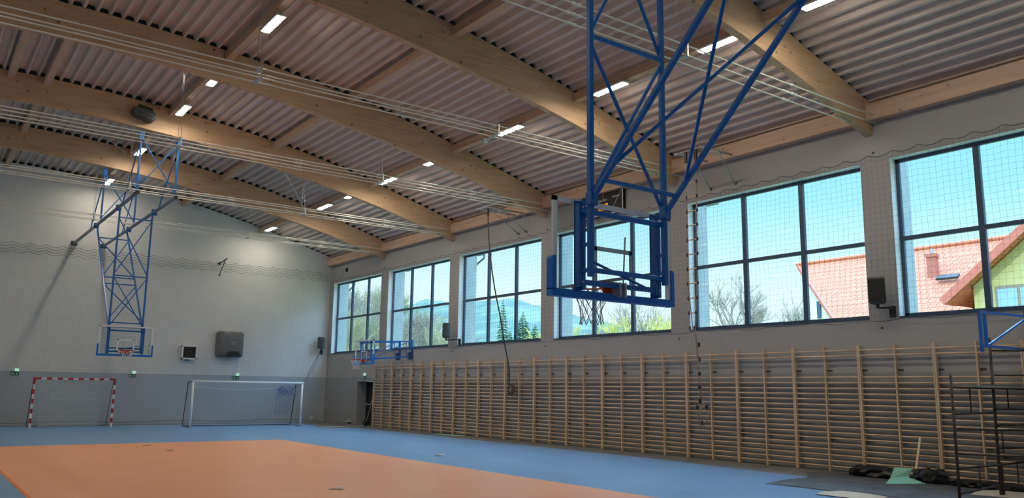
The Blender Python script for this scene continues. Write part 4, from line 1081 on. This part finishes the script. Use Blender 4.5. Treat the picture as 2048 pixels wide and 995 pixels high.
def conifer(loc, h, label, seed, wd=.24):
    rn_ = random.Random(seed); t = thing('conifer', label, 'tree', loc)
    b = MB(); b.tube([loc, V(loc)+V((0, 0, h))], [h*.02, .02], 6); b.build('trunk', M_bark, t)
    b = MB()
    lv = 40
    for j in range(lv):
        f = j/(lv-1); z = loc[2]+h*(.10+.88*f); R = h*wd*(1-f)**.85+.08
        for i in range(22):
            a = rn_.uniform(0, 6.283); rr = R*rn_.uniform(.75, 1.1); dz = -.22*rr+rn_.uniform(-.1, .1)
            p = V((loc[0], loc[1], z)); q = V((loc[0]+rr*math.cos(a), loc[1]+rr*math.sin(a), z+dz)); side = V((-math.sin(a), math.cos(a), 0))*rr*.17
            m_ = p.lerp(q, .55)+V((0, 0, .1*rr))
            b.add([p, m_+side, q, m_-side, m_+V((0, 0, -.16*rr))], [(0, 1, 2, 3), (0, 4, 1), (1, 4, 2), (2, 4, 3), (3, 4, 0)])
            for s_ in range(3):
                c = p.lerp(q, .35+.25*s_); e = c+side*rn_.uniform(-1.6, 1.6)+V((0, 0, -.12*rr)); w2 = (q-p)*.05
                b.add([c+w2, e, c-w2, c+V((0, 0, .03))], [(0, 1, 2), (0, 3, 1)])
    b.build('needles', M_con, t)
bare_tree(azpos(1455, 60), 10.9, M_bark, 'large bare tree in the left pane of the fifth window', 21, 7)
bare_tree(azpos(1580, 75), 10.8, M_bark, 'smaller bare tree low in the middle pane of the fifth window', 22, 6, .2)
bare_tree(azpos(1228, 62), 9.4, M_bark, 'bare tree in the middle pane behind the blue-framed board', 23, 6, .2)
bare_tree(azpos(1310, 60), 9.4, M_bark, 'bare tree in the right pane behind the blue-framed board', 24, 6, .2)
bare_tree(azpos(1150, 55), 7.1, M_yel, 'yellow flowering shrub low in the left pane behind the board', 25, 6, .05, 'shrub', trunk=.2)
bare_tree(azpos(1275, 56), 7.4, M_yel, 'yellow flowering shrub low behind the board, middle', 26, 6, .05, 'shrub', trunk=.2)
bare_tree(azpos(1330, 52), 7.4, M_yel, 'yellow flowering shrub low behind the board, right', 27, 6, .05, 'shrub', trunk=.2)
conifer(azpos(1008, 75), 10.6, 'tall slim spruce in the middle pane of the third window', 31, .13)
conifer(azpos(1048, 62), 8.2, 'bushy conifer in the right pane of the third window, left one', 32, .30)
conifer(azpos(1072, 66), 7.6, 'bushy conifer at the right edge of the third window', 33, .34)
conifer(azpos(1022, 68), 7.2, 'low conifer behind the spruce in the third window', 34, .3)
conifer(azpos(845, 80), 8.4, 'dark conifer low in the middle pane of the second window', 35, .22)
conifer(azpos(815, 90), 8.6, 'dark conifer low in the left pane of the second window', 36, .25)
ti = 0
spotw = ['left', 'middle left', 'middle', 'middle right', 'right', 'far right']
for wname, lst in (('first', [(700, 70, 10.2, 1), (716, 78, 12.0, 2), (728, 66, 10.2, 3), (742, 74, 11.2, 4), (756, 68, 10.0, 5), (708, 60, 8.5, 6)]),
                   ('second', [(818, 78, 9.8, 7), (836, 84, 10.6, 8), (855, 76, 9.6, 9), (872, 80, 9.2, 10), (890, 74, 8.6, 11), (846, 62, 7.6, 12)])):
    for i, (px, dist, h, sd_) in enumerate(lst):
        bare_tree(azpos(px, dist), h, M_bark2 if i % 2 else M_bark, 'olive brown bare tree of the dense row behind the '+wname+' window, '+spotw[i], sd_+40, 7, .10, group='dense bare trees behind the first two windows', trunk=.16)
# small house seen low in the second window
t = thing('cottage', 'small pink cottage with a pale pitched roof low in the second window', 'house', azpos(873, 110))
c = azpos(873, 110)
b = MB(); b.box(c.x-3, c.x+3, c.y-4, c.y+4, -.5, 7.0); b.build('walls', mat('pink_render', (.62, .42, .36), .8), t)
b = MB(); b.prism([(c.x-3.4, 6.9), (c.x+3.4, 6.9), (c.x, 9.6)], 'y', c.y-4.4, c.y+4.4); b.build('roof', mat('pale_metal_roof', (.7, .72, .74), .5), t)
